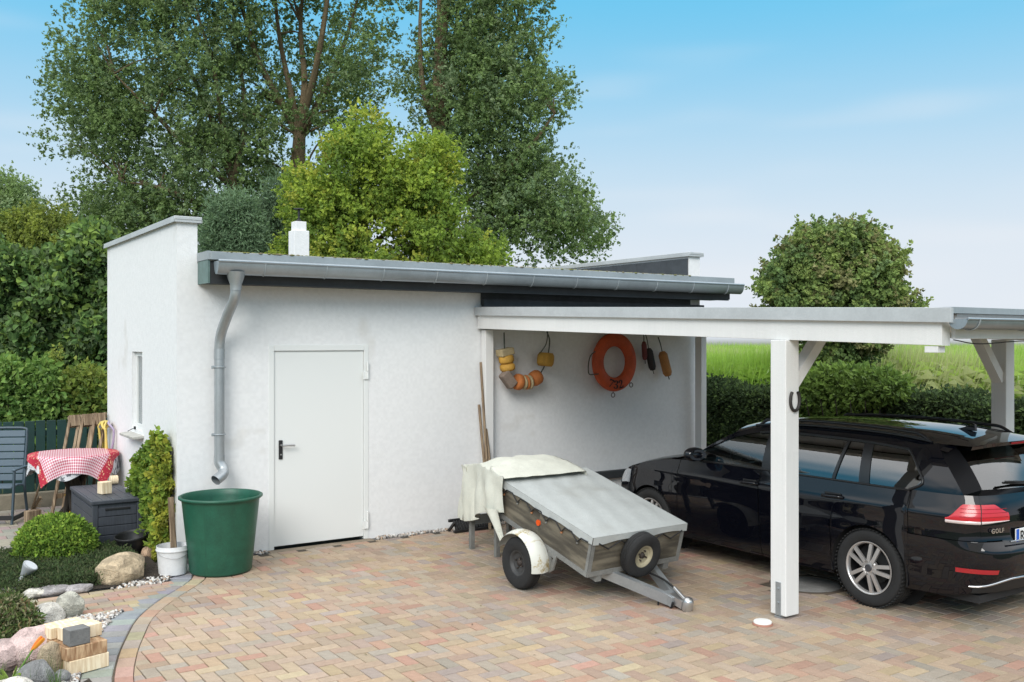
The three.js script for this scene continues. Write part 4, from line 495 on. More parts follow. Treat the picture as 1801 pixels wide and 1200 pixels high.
  for (const sg of [-1, 1]) { const p = skin(tOfZ(-1.92), 0.985); const mt = new THREE.Matrix4().makeTranslation(sg * (p[0] + 0.115), 1.065, -1.90).multiply(new THREE.Matrix4().makeRotationY(sg * 0.25)); const mr = obj('door_mirror', [new THREE.SphereGeometry(1, 24, 16).scale(0.115, 0.07, 0.075).applyMatrix4(mt), bar([sg * (p[0] - 0.01), 1.0, -1.93], [sg * (p[0] + 0.06), 1.03, -1.90], 0.05, 0.03)], paint, g); obj('mirror_glass', T(new THREE.CircleGeometry(1, 24), 0, 0, 0.066).scale(0.09, 0.052, 1).applyMatrix4(mt), std(rgb(0.16, 0.17, 0.18), 0.05, 1), mr); obj('indicator', tube([[sg * (p[0] + 0.05), 1.05, -1.975], [sg * (p[0] + 0.14), 1.058, -1.978], [sg * (p[0] + 0.20), 1.062, -1.955]], 0.010, 20, 8), clear, mr); }
  obj('model_badge', words(sansB, 'GOLF', 0.034, 0.004).scale(1.25, 1, 1).rotateY(-0.1).translate(-0.60, 0.745, skin(tOfX(0.60), 0.745)[2] + 0.006), chrome, gate);
  const plz = skin(tOfX(0.2), 0.70)[2] + 0.004; const plate = obj('number_plate', rbox(0.90 * 0.58, 0.112, 0.008, 0.003, 0.0 - 0.17, 0.690, plz + 0.006), std(rgb(0.78, 0.78, 0.77), 0.4), g);
  obj('country_band', span(-0.426, -0.386, 0.637, 0.743, plz + 0.0105, plz + 0.0118), std(rgb(0.02, 0.10, 0.50), 0.4), plate); obj('plate_letter', words(sansB, 'R', 0.075, 0.001).translate(-0.340, 0.69, plz + 0.0105), M.black, plate);
  obj('wiper', [rod([0.0, 1.05, 0.93], [-0.44, 1.085, 0.885], 0.008), rbox(0.36, 0.012, 0.016, 0.004, -0.26, 1.083, 0.905, 0, 0, -0.08), cyl(0.025, 0.02, 0.03, 0.0, 1.045, 0.935, 14, Math.PI / 2)], matt, g);
  obj('rear_emblem', [torus(0.045, 0.006, 0, 0.90, skin(0, 0.9)[2] + 0.006), rod([-0.028, 0.925, skin(0, 0.9)[2] + 0.006], [0, 0.902, skin(0, 0.9)[2] + 0.006], 0.005), rod([0.028, 0.925, skin(0, 0.9)[2] + 0.006], [0, 0.902, skin(0, 0.9)[2] + 0.006], 0.005)], chrome, gate);
  // underbody, arches, seats, wheel
  const zU0 = -3.2, zU1 = 0.75;
  obj('underbody', [span(-0.70, 0.70, 0.19, 0.25, -3.2, 0.85), span(-0.78, 0.78, 0.25, 0.36, -2.24, -0.40), span(-0.55, 0.55, 0.25, 0.70, -3.3, -2.25), span(-0.80, 0.80, 0.60, 0.66, 0.20, 0.90), span(-0.6, 0.6, 0.3, 0.6, 0.36, 0.85)], matt, g);
  for (const c of AW) for (const sg of [-1, 1]) obj('wheel_arch', [grid(24, 2, (s, v) => { const a = lerp(-0.25, Math.PI + 0.25, s); return [sg * lerp(0.55, 0.872, v), AC + Math.sin(a) * (AR + 0.012), c + Math.cos(a) * (AR + 0.012)]; }), T(new THREE.CircleGeometry(AR + 0.02, 30), sg * 0.55, AC, c, 0, Math.PI / 2)], matt, g);
  obj('interior', [span(-0.72, 0.72, 0.66, 0.97, -2.25, -1.85), span(-0.74, -0.70, 0.36, 0.99, -2.0, 0.3), span(0.70, 0.74, 0.36, 0.99, -2.0, 0.3), span(-0.70, 0.70, 0.60, 0.80, 0.25, 0.80), span(-0.6, 0.6, 0.95, 0.965, 0.28, 0.70)], fabric, g);
  const seat = (x, z, w) => obj('seat', [rbox(w, 0.16, 0.5, 0.05, x, 0.48, z - 0.3), rbox(w, 0.62, 0.14, 0.05, x, 0.80, z, -0.28), rbox(0.26, 0.19, 0.09, 0.04, x, 1.17, z + 0.12, -0.2)], fabric, g); seat(-0.37, -1.18, 0.5); seat(0.37, -1.18, 0.5); seat(-0.35, -0.02, 0.56); seat(0.35, -0.02, 0.56);
  obj('steering_wheel', [torus(0.18, 0.016, -0.37, 0.94, -1.78, -0.45), bar([-0.54, 0.94, -1.78], [-0.20, 0.94, -1.78], 0.05, 0.03), cyl(0.06, 0.06, 0.04, -0.37, 0.94, -1.79, 16, 1.1)], trim, g);
  // wheels
  for (const c of AW) for (const sg of [-1, 1]) { const w = new THREE.Group(); w.name = 'wheel'; w.position.set(sg * 0.772, 0.316, c); w.rotation.z = sg < 0 ? Math.PI / 2 : -Math.PI / 2; g.add(w); const R = 0.318, rim = 0.212;
    const tread = []; for (let k = 0; k < 60; k++) { const a = k / 60 * Math.PI * 2; for (const s2 of [-1, 1]) tread.push(T(new THREE.BoxGeometry(0.010, 0.055, 0.012), 0, 0, 0).translate(R - 0.001, s2 * 0.068, 0).rotateY(a + (s2 > 0 ? 0.05 : 0))); }
    obj('tyre', [tyre(R, rim, 0.205), tread], M.rubber, w);
    const face = 0.088, sp = []; for (let k = 0; k < 5; k++) for (const s2 of [-1, 1]) { const a = k / 5 * Math.PI * 2 + 0.31 + s2 * 0.15, b = k / 5 * Math.PI * 2 + 0.31 + s2 * 0.085; const q = (r2, an, y) => V(Math.cos(an) * r2, y, Math.sin(an) * r2); sp.push(bar(q(0.055, b + s2 * 0.25, face - 0.004), q(rim - 0.012, a + s2 * 0.045, face - 0.012), 0.030, 0.020)); }
    obj('rim', [sp, lathe([[rim + 0.004, face + 0.002], [rim - 0.008, face + 0.004], [rim - 0.014, face - 0.014], [rim - 0.017, face - 0.03]], 56), lathe([[0.001, face - 0.002], [0.05, face - 0.004], [0.068, face - 0.012], [0.068, face - 0.04]], 30)], alloy, w);
    obj('brake_disc', lathe([[0.05, 0.0], [0.135, 0.0], [0.135, -0.02], [0.05, -0.02]], 36), std(rgb(0.03, 0.03, 0.03), 0.6, 0.3), w); obj('hub_cap', [cyl(0.03, 0.03, 0.008, 0, face + 0.002, 0, 24), torus(0.027, 0.0025, 0, face + 0.007, 0, Math.PI / 2)], std(rgb(0.10, 0.10, 0.11), 0.4, 0.6), w);
    obj('wheel_well', [cyl(rim - 0.02, rim - 0.02, 0.01, 0, -0.05, 0, 36), lathe([[rim - 0.017, face - 0.03], [rim - 0.02, -0.05]], 56)], M.black, w);
    for (let k = 0; k < 5; k++) obj('wheel_bolt', cyl(0.009, 0.009, 0.012, Math.cos(k * 1.2566 + 0.94) * 0.05, face - 0.004, Math.sin(k * 1.2566 + 0.94) * 0.05, 6), M.steel, w); }
}

// ---------- things in the yard ----------
{ // green tub under the downpipe
  const p = thing('rain_tub', 'large green plastic tub with brown water standing below the downpipe', 'tub', [2.79, 0.0, 0.60]);
  const gm = std(rgb(0.016, 0.115, 0.07), 0.42, 0, { map: scuffed, bumpMap: fine, bumpScale: 0.001 });
  obj('body', lathe([[0.001, 0.004], [0.270, 0.004], [0.283, 0.02], [0.352, 0.66], [0.356, 0.685], [0.372, 0.69], [0.384, 0.700], [0.384, 0.715], [0.372, 0.722], [0.356, 0.715], [0.347, 0.66], [0.276, 0.03], [0.001, 0.02]], 72), gm, p);
  obj('water', T(new THREE.CircleGeometry(0.338, 48), 0, 0.60, 0, -Math.PI / 2), phy({ color: rgb(0.06, 0.032, 0.018), roughness: 0.06 }), p);
}
{ // white bucket with sticks
  const q = onGround(303, 1010), p = thing('white_bucket', 'white plastic bucket standing beside the green tub', 'bucket', [q.x, 0, q.z]);
  obj('body', lathe([[0.001, 0.004], [0.118, 0.004], [0.124, 0.015], [0.140, 0.225], [0.150, 0.226], [0.150, 0.240], [0.143, 0.243], [0.146, 0.27], [0.140, 0.272], [0.119, 0.02], [0.001, 0.02]], 48), std(rgb(0.80, 0.80, 0.80), 0.45, 0, { map: grainy }), p);
  obj('handle', tube([[-0.148, 0.235, 0], [-0.13, 0.20, 0.08], [0, 0.17, 0.158], [0.13, 0.20, 0.08], [0.148, 0.235, 0]], 0.003, 30, 5), M.steel, p);
  tag(obj('wooden_stake', [bar([q.x + 0.01, 0.03, q.z + 0.03], [q.x - 0.005, 0.71, q.z - 0.05], 0.045, 0.030)], M.oldWood), 'square wooden stake standing upright in the white bucket', 'stake');
  tag(obj('tool_handle', [rod([q.x + 0.05, 0.03, q.z - 0.03], [q.x + 0.035, 0.50, q.z - 0.12], 0.012, 0.017), new THREE.SphereGeometry(0.022, 12, 8).scale(1, 1.6, 1).translate(q.x + 0.034, 0.52, q.z - 0.122)], std(rgb(0.035, 0.03, 0.028), 0.6)), 'dark rounded tool handle behind the stake in white bucket', 'tool handle');
}
{ // storage box along the gable
  const p = thing('storage_box', 'anthracite plastic storage box with plank pattern beside the gable wall', 'storage box', [2.14, 0, -1.32]); const pm = std(rgb(0.066, 0.074, 0.092), 0.55, 0, { map: noiseTex(256, 610, [[50, 4], [100, 10], [5, 5]], (v) => { const k = 0.75 + 0.25 * (0.5 * v[0] + 0.3 * v[1] + 0.2 * v[2]); return k; }, true, 0.6), bumpMap: fine, bumpScale: 0.001 });
  const w = 0.47, d = 1.20, h = 0.525; obj('core', span(-w / 2 + 0.012, w / 2 - 0.012, 0.01, h - 0.01, -d / 2 + 0.012, d / 2 - 0.012), pm, p);
  for (let k = 0; k < 5; k++) { const y0 = 0.012 + k * 0.094; for (const s of [-1, 1]) { obj('plank', rbox(w - 0.10, 0.088, 0.016, 0.005, 0, y0 + 0.046, s * (d / 2 - 0.006)), pm, p); obj('plank', rbox(0.016, 0.088, d - 0.10, 0.005, s * (w / 2 - 0.006), y0 + 0.046, 0), pm, p); } }
  for (const x of [-1, 1]) for (const z of [-1, 1]) obj('corner_post', rbox(0.055, h - 0.01, 0.055, 0.01, x * (w / 2 - 0.022), h / 2, z * (d / 2 - 0.022)), pm, p);
  for (let k = 0; k < 5; k++) obj('lid_plank', rbox(w / 5 - 0.003, 0.032, d + 0.03, 0.007, -w / 2 + (k + 0.5) * w / 5, h + 0.016, 0), pm, p);
  obj('lid_edge', [rbox(w + 0.03, 0.035, 0.02, 0.006, 0, h + 0.012, d / 2 + 0.012), rbox(w + 0.03, 0.035, 0.02, 0.006, 0, h + 0.012, -d / 2 - 0.012), rbox(0.02, 0.035, d + 0.02, 0.006, -w / 2 - 0.01, h + 0.012, 0)], pm, p); obj('handle_slot', rbox(0.24, 0.022, 0.012, 0.005, 0, 0.46, d / 2 + 0.0045), M.black, p);
  const bq = thing('wood_block', 'pale square wood block standing on the storage box', 'block', [2.10, 0.56, -1.16], 0.25); obj('block', rbox(0.11, 0.125, 0.11, 0.006, 0, 0.063, 0), M.paleWood, bq);
  const b2 = tag(obj('round_tin', [cyl(0.05, 0.05, 0.08, 2.32, 0.598, -1.80, 20, 0, 0, Math.PI / 2).translate(0, 0.012, 0)], M.paleWood), 'small pale log piece lying on storage box near the wall', 'log');
}
{ const q = onGround(235, 982), p = thing('plant_pot', 'black plastic plant pot standing tilted before the creeper', 'pot', [q.x, 0.02, q.z]); obj('body', lathe([[0.001, 0.0], [0.105, 0.0], [0.155, 0.20], [0.163, 0.202], [0.164, 0.222], [0.156, 0.226], [0.148, 0.205], [0.10, 0.015], [0.001, 0.012]], 40).rotateX(0.10).rotateZ(0.12), M.blackPlastic, p); }
{ // table with cloths
  const TX = 2.03, TZ = -2.56, p = thing('garden_table', 'round table on dark twisted trunk legs beside the gable wall', 'table', [TX, 0, TZ]), Y = 0.855;
  obj('table_top', cyl(0.46, 0.46, 0.03, 0, Y - 0.016, 0, 40), M.oldWood, p);
  const R = rng(44); for (let k = 0; k < 7; k++) { const a = k * 0.9 + R(), b = a + 0.8 + R(); obj('trunk_leg', tube([[Math.cos(a) * (0.14 + 0.2 * R()), 0, Math.sin(a) * 0.2], [Math.cos(a + 0.4) * 0.09, 0.25, Math.sin(a + 0.4) * 0.09], [Math.cos(b) * 0.07, 0.5, Math.sin(b) * 0.07], [Math.cos(b + 0.5) * 0.25, Y - 0.03, Math.sin(b + 0.5) * 0.25]], 0.028 + 0.014 * R(), 24, 8), M.darkBark, p); }
  const cloth = (rad, drop, y, ph, wav) => { const prof = (u, t) => { const a = u * Math.PI * 2; if (t < 0.5) { const r = rad * t * 2; return [Math.cos(a) * r, y + 0.002 * Math.sin(a * 5 + t * 9), Math.sin(a) * r]; } const k = (t - 0.5) * 2, d = drop(a), f = 1 + k * (0.03 + wav * Math.sin(a * 8 + ph) + wav * 0.6 * Math.sin(a * 13 + ph * 2)); return [Math.cos(a) * rad * f, y - 0.006 - d * k + 0.012 * Math.sin(a * 9) * k, Math.sin(a) * rad * f]; }; return grid(128, 26, prof); };
  const dataTex = (n, fn) => { const d = new Uint8Array(n * n * 4); for (let j = 0; j < n; j++) for (let i = 0; i < n; i++) { const c = fn(i / n, j / n), o = (j * n + i) * 4; for (let k = 0; k < 3; k++) d[o + k] = c[k]; d[o + 3] = 255; } const t = new THREE.DataTexture(d, n, n); t.wrapS = t.wrapT = THREE.RepeatWrapping; t.magFilter = THREE.LinearFilter; t.colorSpace = THREE.SRGBColorSpace; t.needsUpdate = true; return t; };
  const planar = (g) => { const q = g.attributes.position, n = g.attributes.normal, uv = []; for (let i = 0; i < q.count; i++) { const side = Math.abs(n.getY(i)) < 0.7, a = Math.atan2(q.getZ(i), q.getX(i)); uv.push(side ? a * 0.5 : q.getX(i), side ? q.getY(i) : q.getZ(i)); } g.setAttribute('uv', new THREE.Float32BufferAttribute(uv, 2)); return g; };
  const bl = lattice(71, 64); const under = dataTex(256, (x, y) => { const v = bl(x * 12, y * 12) * 0.6 + bl(x * 30, y * 30) * 0.4; return v > 0.62 ? [120, 122, 128] : [224, 224, 226]; }); under.repeat.set(2, 2);
  const gingham = dataTex(128, (x, y) => { const a = (x * 8) % 1 < 0.5, b = (y * 8) % 1 < 0.5; return a && b ? [186, 70, 94] : a || b ? [222, 166, 178] : [240, 230, 232]; }); gingham.repeat.set(5, 5);
  const reds = dataTex(128, (x, y) => bl(x * 18, y * 18) > 0.74 ? [230, 190, 150] : [186, 36, 62]); reds.repeat.set(4, 4);
  const c1 = tag(obj('white_tablecloth', planar(cloth(0.47, (a) => 0.20 + 0.05 * Math.sin(a * 4), Y + 0.004, 0.4, 0.035)), std(rgb(0.85, 0.85, 0.86), 0.8, 0, { map: under }), scene, true), 'white patterned tablecloth under the red checked cloth', 'tablecloth'); c1.position.set(TX, 0, TZ);
  const cg = thing('checked_cloth', 'red and white checked cloth with red border on round table', 'tablecloth', [TX, 0, TZ]);
  const patch = (f) => { const g2 = grid(90, 40, (u, v) => { const x = (u - 0.5) * 1.02, z = (v - 0.5) * 1.34, r = Math.hypot(x, z), R0 = 0.475; if (r <= R0) return [x, Y + 0.010, z]; const k = (r - R0), a = Math.atan2(z, x), w = 1 + 0.05 * Math.sin(a * 9 + 1) * Math.min(1, k * 8); return [Math.cos(a) * (R0 + 0.012 + k * 0.12) * w, Y + 0.006 - k * 0.93, Math.sin(a) * (R0 + 0.012 + k * 0.12) * w]; }); const gi = g2.index.array, uv = g2.attributes.uv, keep = []; for (let i = 0; i < gi.length; i += 3) { let u = 0, v = 0; for (let k = 0; k < 3; k++) { u += uv.getX(gi[i + k]) / 3; v += uv.getY(gi[i + k]) / 3; } const e = Math.min(u, 1 - u) < 0.13; if (e === f) keep.push(gi[i], gi[i + 1], gi[i + 2]); } g2.setIndex(keep); return g2; };
  cg.rotation.y = -0.16; obj('checked_field', patch(false), std(rgb(0.92, 0.90, 0.90), 0.38, 0, { map: gingham }), cg, true); obj('red_border', patch(true), std(rgb(0.9, 0.9, 0.9), 0.7, 0, { map: reds }), cg, true);
  const fr = thing('wooden_block_foot', 'short weathered timber block standing below the round table', 'block', [1.62, 0, -2.75], 0.4); obj('block', rbox(0.16, 0.20, 0.10, 0.008, 0, 0.10, 0), M.oldWood, fr);
  const yq = onGround(124, 912), yb = thing('yellow_canister', 'yellow plastic canister standing between table and storage box', 'canister', [yq.x, 0, yq.z]); obj('body', [lathe([[0.001, 0], [0.06, 0], [0.064, 0.02], [0.064, 0.17], [0.058, 0.18], [0.058, 0.25], [0.05, 0.26], [0.001, 0.26]], 24)], std(rgb(0.62, 0.36, 0.01), 0.45), yb); obj('band', torus(0.062, 0.006, 0, 0.175, 0, Math.PI / 2), M.black, yb); obj('spout', rod([-0.03, 0.24, 0], [-0.06, 0.30, 0], 0.015), std(rgb(0.62, 0.36, 0.01), 0.45), yb);
}
{ // garden chair
  const q = onGround(40, 917), p = thing('garden_chair', 'blue grey slatted plastic garden chair on the patio', 'chair', [q.x - 0.26, 0, q.z - 0.15], -0.45); const cm = std(rgb(0.085, 0.13, 0.17), 0.5, 0, { map: grainy }), fm = std(rgb(0.05, 0.075, 0.095), 0.45, 0.2);
  const backP = (x, y) => [x, y, -0.20 - (y - 0.45) * 0.16];
  for (let k = 0; k < 7; k++) { const y = 0.50 + k * 0.088, b = backP(0, y); obj('back_slat', rbox(0.44, 0.080, 0.02, 0.008, 0, y, b[2], -0.16), cm, p); }
  for (let k = 0; k < 5; k++) obj('seat_slat', rbox(0.46, 0.02, 0.076, 0.008, 0, 0.43 - 0.006 * Math.abs(k - 2) + 0.008 * k * 0.3, -0.18 + k * 0.086), cm, p);
  for (const s of [-1, 1]) { obj('back_frame', tube([[s * 0.235, 0.40, -0.17], backP(s * 0.235, 0.7), backP(s * 0.235, 1.02), backP(s * 0.21, 1.09), backP(s * 0.0, 1.10)], 0.016, 40, 10), fm, p); obj('leg', tube([[s * 0.25, 0, 0.25], [s * 0.25, 0.35, 0.2], [s * 0.25, 0.62, 0.17]], 0.017, 20, 10), fm, p); obj('leg', tube([[s * 0.25, 0, -0.28], [s * 0.25, 0.40, -0.17], [s * 0.25, 0.62, -0.21]], 0.017, 20, 10), fm, p); obj('armrest', rbox(0.05, 0.025, 0.46, 0.011, s * 0.25, 0.635, -0.03), cm, p); obj('foot_rail', bar([s * 0.25, 0.06, 0.245], [s * 0.25, 0.06, -0.27], 0.03, 0.045), M.black, p); }
  obj('foot_rail', bar([-0.25, 0.08, 0.245], [0.25, 0.08, 0.245], 0.03, 0.05), M.black, p);
}
{ // folded wooden trestles leaning on the fence
  const L = ['wooden trestle leaning on the green fence, farthest from the gable', 'wooden trestle leaning between two other trestles', 'wooden trestle leaning beside the yellow hose'];
  [[132, 731], [155, 729], [176, 727]].forEach(([px, py], i) => { const h = at(px, py, 12.3 + 0.22 * (1 - i)), p = thing('folded_trestle', L[i], 'trestle', [0, 0, 0], 0, 'trestles leaning by the gable'); const t = V(h.x, h.y, h.z), foot = V(h.x - 0.34, 0.0, h.z + 0.72), dx = V(0.06, 0, -0.015); const a0 = foot.clone().sub(dx), b0 = t.clone().sub(dx), a1 = foot.clone().add(dx), b1 = t.clone().add(dx);
    obj('leg', bar(a0, b0, 0.032, 0.032), M.oldWood, p); obj('leg', bar(a1, b1, 0.032, 0.032), M.oldWood, p); const k = (f) => [a0.clone().lerp(b0, f), a1.clone().lerp(b1, f)];
    const hb = k(0.94); obj('head_block', bar(hb[0], hb[1], 0.07, 0.15, b0.clone().sub(a0)), M.oldWood, p); const lo = k(0.22); obj('spreader', bar(lo[0], lo[1], 0.03, 0.06), M.oldWood, p); });
  const rk = thing('wooden_rake', 'wooden rake leaning against the round table', 'rake', [0, 0, 0]); const a = onGround(52, 905), b = at(76, 832, 11.6); obj('handle', rod(a, b.clone().lerp(a, -0.25), 0.014), M.oldWood, rk); obj('head', bar(a.clone().add(V(0.02, 0.02, -0.02)), a.clone().lerp(b, 0.42).add(V(0.05, 0, 0)), 0.03, 0.03), M.oldWood, rk); for (let k = 0; k < 6; k++) { const c = a.clone().lerp(b, 0.08 + k * 0.06).add(V(0.03, 0, 0)); obj('tooth', rod(c, c.clone().add(V(0.055, -0.01, 0.02)), 0.005), M.oldWood, rk); }
}
{ // hose hung on the gable's back corner
  const p = thing('garden_hose', 'yellow garden hose hung in loops on the gable wall', 'hose', [2.46, 0, -2.95]), ym = std(rgb(0.66, 0.52, 0.13), 0.5), vm = std(rgb(0.36, 0.30, 0.42), 0.5);
  const loop = (w, d, z, ph) => { const P = []; for (let k = 0; k < 24; k++) { const a = k / 24 * Math.PI * 2; P.push(V(z + 0.02 * Math.sin(a * 3 + ph), 1.08 + (Math.cos(a) > 0 ? 0.10 : d) * Math.cos(a), Math.sin(a) * w + ph * 0.02)); } return tube(P, 0.014, 90, 8, true); };
  obj('loop', loop(0.10, 0.55, 0.0, 0), ym, p); obj('loop', loop(0.16, 0.60, -0.03, 1), ym, p); obj('loop', loop(0.13, 0.66, -0.05, 2.2), ym, p); obj('loop', loop(0.20, 0.42, 0.02, 3), vm, p); obj('hook', bar([0.09, 1.12, 0], [-0.08, 1.12, 0], 0.03, 0.03), M.galvDull, p);
}
{ // green fence, on a low kerb
  const p = thing('plank_fence', 'dark green vertical plank fence behind the patio', 'fence', [0, 0, -4.36]), fm = std(rgb(0.012, 0.055, 0.05), 0.6, 0, { map: scuffed }), R = rng(5);
  for (let k = 0; k < 40; k++) obj('plank', rbox(0.112, 0.93, 0.02, 0.004, -2.3 + k * 0.128, 0.655 + 0.006 * (R() - 0.5), 0.002 * R()), fm, p); for (const y of [0.40, 0.95]) obj('rail', box(5.2, 0.07, 0.03, 0.2, y, -0.03), fm, p); for (let k = 0; k < 4; k++) obj('post', rbox(0.08, 1.05, 0.08, 0.006, -2.2 + k * 1.5, 0.55, -0.09), fm, p);
  tag(obj('concrete_kerb', [span(-2.6, 2.8, -0.05, 0.19, -4.34, -4.22, 0.012)], std(rgb(0.34, 0.30, 0.23), 0.95, 0, { map: scuffed })), 'low sandy concrete kerb in front of the green fence', 'kerb');
}
{ // rocks, each one for itself
  const rock = (px, py, sx, sy, sz, turn, seed, col, label) => { const q = onGround(px, py), gq = new THREE.IcosahedronGeometry(1, 4), n = lattice(seed, 16), P = gq.attributes.position; const rr = rng(seed), cuts = [...Array(9)].map(() => [V(rr() - 0.5, rr() - 0.3, rr() - 0.5).normalize(), 0.72 + 0.2 * rr()]);
    for (let i = 0; i < P.count; i++) { const v = V(P.getX(i), P.getY(i), P.getZ(i)); for (const [m, d] of cuts) { const k = v.dot(m); if (k > d) v.addScaledVector(m, (d - k) * 0.85); } const f = 1 + 0.16 * (n(v.x * 2 + 8 + v.z * 1.3, v.y * 2 + 8) - 0.5) + 0.05 * (n(v.x * 7 + 3, v.z * 7 + v.y * 5 + 3) - 0.5); P.setXYZ(i, v.x * f * sx, v.y * f * sy, v.z * f * sz); }
    gq.computeVertexNormals(); const c2 = col.map((v) => v * 0.76); const m = std(rgb(1, 1, 1), 0.92, 0, { map: noiseTex(256, seed, [5, 14, 50, 128], (v) => { const t = sstep(0.3, 0.7, 0.4 * v[0] + 0.3 * v[1] + 0.15 * v[2] + 0.15 * v[3]); return [0, 1, 2].map((k) => lerp(c2[k], col[k], t)); }, true, 0.5), bumpMap: fine, bumpScale: 0.012 });
    const o = tag(obj('garden_rock', gq.rotateY(turn), m), label, 'rock', undefined); o.position.set(q.x, sy * 0.62, q.z); return o; };
  const tan = [0.80, 0.72, 0.60], pale = [0.88, 0.86, 0.82], pink = [0.83, 0.73, 0.71], grey = [0.60, 0.60, 0.60], brown = [0.76, 0.64, 0.53];
  rock(213, 1022, 0.27, 0.155, 0.17, 0.55, 501, tan, 'large tan boulder between ground cover and white pebbles'); rock(268, 985, 0.12, 0.10, 0.08, 0.3, 502, brown, 'reddish brown stone behind the white bucket');
  rock(80, 1102, 0.145, 0.115, 0.12, 0.4, 503, pale, 'whitish stone with ochre base above the timber stack'); rock(122, 1083, 0.12, 0.12, 0.11, 1.0, 504, [0.74, 0.73, 0.68], 'pale grey lichen stone at the path edge'); rock(62, 1128, 0.13, 0.075, 0.09, 0.2, 505, [0.70, 0.72, 0.64], 'flat greenish grey stone beside the low shrub');
  rock(112, 1120, 0.075, 0.06, 0.06, 0.8, 506, [0.60, 0.57, 0.59], 'small mauve stone beside the grey block'); rock(62, 1165, 0.20, 0.155, 0.165, 0.3, 507, pink, 'big rounded pinkish boulder in the rockery'); rock(92, 1142, 0.09, 0.085, 0.08, 1.4, 508, brown, 'round brown stone between pink boulder and timber stack');
  rock(12, 1172, 0.18, 0.125, 0.15, 0.9, 509, pink, 'low pinkish stone under the orange flower'); rock(62, 1208, 0.14, 0.10, 0.11, 0.5, 510, grey, 'dark grey speckled stone below the pinkish boulder'); rock(88, 1185, 0.085, 0.13, 0.085, 0.2, 511, tan, 'upright ochre stone leaning against the timber stack'); rock(20, 1225, 0.13, 0.07, 0.10, 0.2, 512, pale, 'flat whitish stone in front of the orange flower'); rock(107, 1200, 0.055, 0.05, 0.06, 0.5, 513, grey, 'little grey stone beside white pebbles and timber stack');
  rock(60, 1050, 0.13, 0.05, 0.08, 0.1, 514, pale, 'low whitish edging stone beside the path, next to the lamp'); rock(92, 1046, 0.16, 0.05, 0.08, 0.0, 515, [0.70, 0.68, 0.68], 'long grey edging stone between ground cover and path'); rock(138, 1042, 0.12, 0.05, 0.07, 0.1, 516, [0.72, 0.70, 0.70], 'short grey edging stone next to the tan boulder'); rock(5, 1048, 0.11, 0.05, 0.08, 0.0, 517, pale, 'low whitish edging stone behind the low shrub');
}
{ // stack of cut timber
  const q = onGround(150, 1178), tm = [M.paleWood, std(rgb(1, 1, 1), 0.8, 0, { map: woodMap(151, [0.56, 0.42, 0.30], [0.78, 0.66, 0.52], 0.25, 26) })], L = [];
  const put = (x, y, z, w, h, d, m, label, turn = 0) => { const o = thing('timber_block', label, 'timber', [q.x + x, y, q.z + z], 0.30 + turn, 'stacked timber blocks'); obj('block', rbox(w, h, d, 0.005, 0, h / 2, 0), m, o); };
  const dirx = (a, b2) => [a * Math.cos(0.30) + b2 * Math.sin(0.30), -a * Math.sin(0.30) + b2 * Math.cos(0.30)];
  const P2 = (a, b2, y, w, h, d, m, label, turn) => { const [x, z] = dirx(a, b2); put(x, y, z, w, h, d, m, label, turn); };
  P2(0, 0.0, 0, 0.265, 0.095, 0.11, M.paleWood, 'pale timber block at the bottom of stack, facing the pebbles'); P2(0.0, -0.115, 0, 0.26, 0.09, 0.10, tm[1], 'bottom timber block, second from the pebbles'); P2(0.005, -0.225, 0, 0.26, 0.09, 0.10, tm[1], 'bottom timber block, third from the pebbles'); P2(0.0, -0.335, 0, 0.26, 0.09, 0.10, tm[1], 'bottom timber block farthest from the pebbles', 0.03);
  P2(-0.012, -0.01, 0.096, 0.27, 0.085, 0.12, tm[1], 'orange brown timber block carrying the grey block', -0.04); P2(0.01, -0.125, 0.092, 0.25, 0.085, 0.10, tm[1], 'middle timber block under the wide pale block'); P2(0.0, -0.24, 0.092, 0.26, 0.085, 0.10, tm[1], 'middle timber block under the narrow pale blocks'); P2(0.01, -0.345, 0.092, 0.25, 0.085, 0.09, tm[1], 'middle timber block farthest from the pebbles');
  P2(0.03, -0.14, 0.180, 0.24, 0.085, 0.14, M.paleWood, 'wide pale timber block on top beside the grey block'); P2(0.0, -0.27, 0.180, 0.25, 0.075, 0.08, M.paleWood, 'narrow pale timber block on top, next to the wide one', 0.03); P2(0.02, -0.36, 0.180, 0.23, 0.07, 0.07, M.paleWood, 'narrow pale timber block on top, farthest from the pebbles', -0.02);
  const [gx, gz] = dirx(-0.055, -0.015); const o = thing('grey_block', 'grey concrete block lying on the stacked timber', 'block', [q.x + gx, 0.184, q.z + gz], 0.24); obj('block', rbox(0.135, 0.105, 0.11, 0.005, 0, 0.0525, 0), std(rgb(0.25, 0.25, 0.25), 0.95, 0, { map: scuffed, bumpMap: fine, bumpScale: 0.004 }), o);
}
{ // garden spotlight
  const q = onGround(28, 1045), p = thing('garden_spotlight', 'grey garden spotlight on angled stake by the ground cover', 'lamp', [q.x, 0, q.z]); const lm = std(rgb(0.40, 0.42, 0.43), 0.5, 0.3);
  obj('stake', rod([-0.03, 0, 0.02], [0.05, 0.13, -0.05], 0.014, 0.016), lm, p); const hd = obj('lamp_head', T(lathe([[0.001, -0.06], [0.022, -0.06], [0.03, -0.03], [0.062, 0.05], [0.066, 0.07], [0.058, 0.072], [0.001, 0.06]], 28), 0.085, 0.165, -0.08, 0.35, 0, -0.55), lm, p); obj('lens', T(T(new THREE.CircleGeometry(0.056, 28), 0, 0.0735, 0, -Math.PI / 2), 0.085, 0.165, -0.08, 0.35, 0, -0.55), std(rgb(0.6, 0.63, 0.66), 0.2), hd);
}
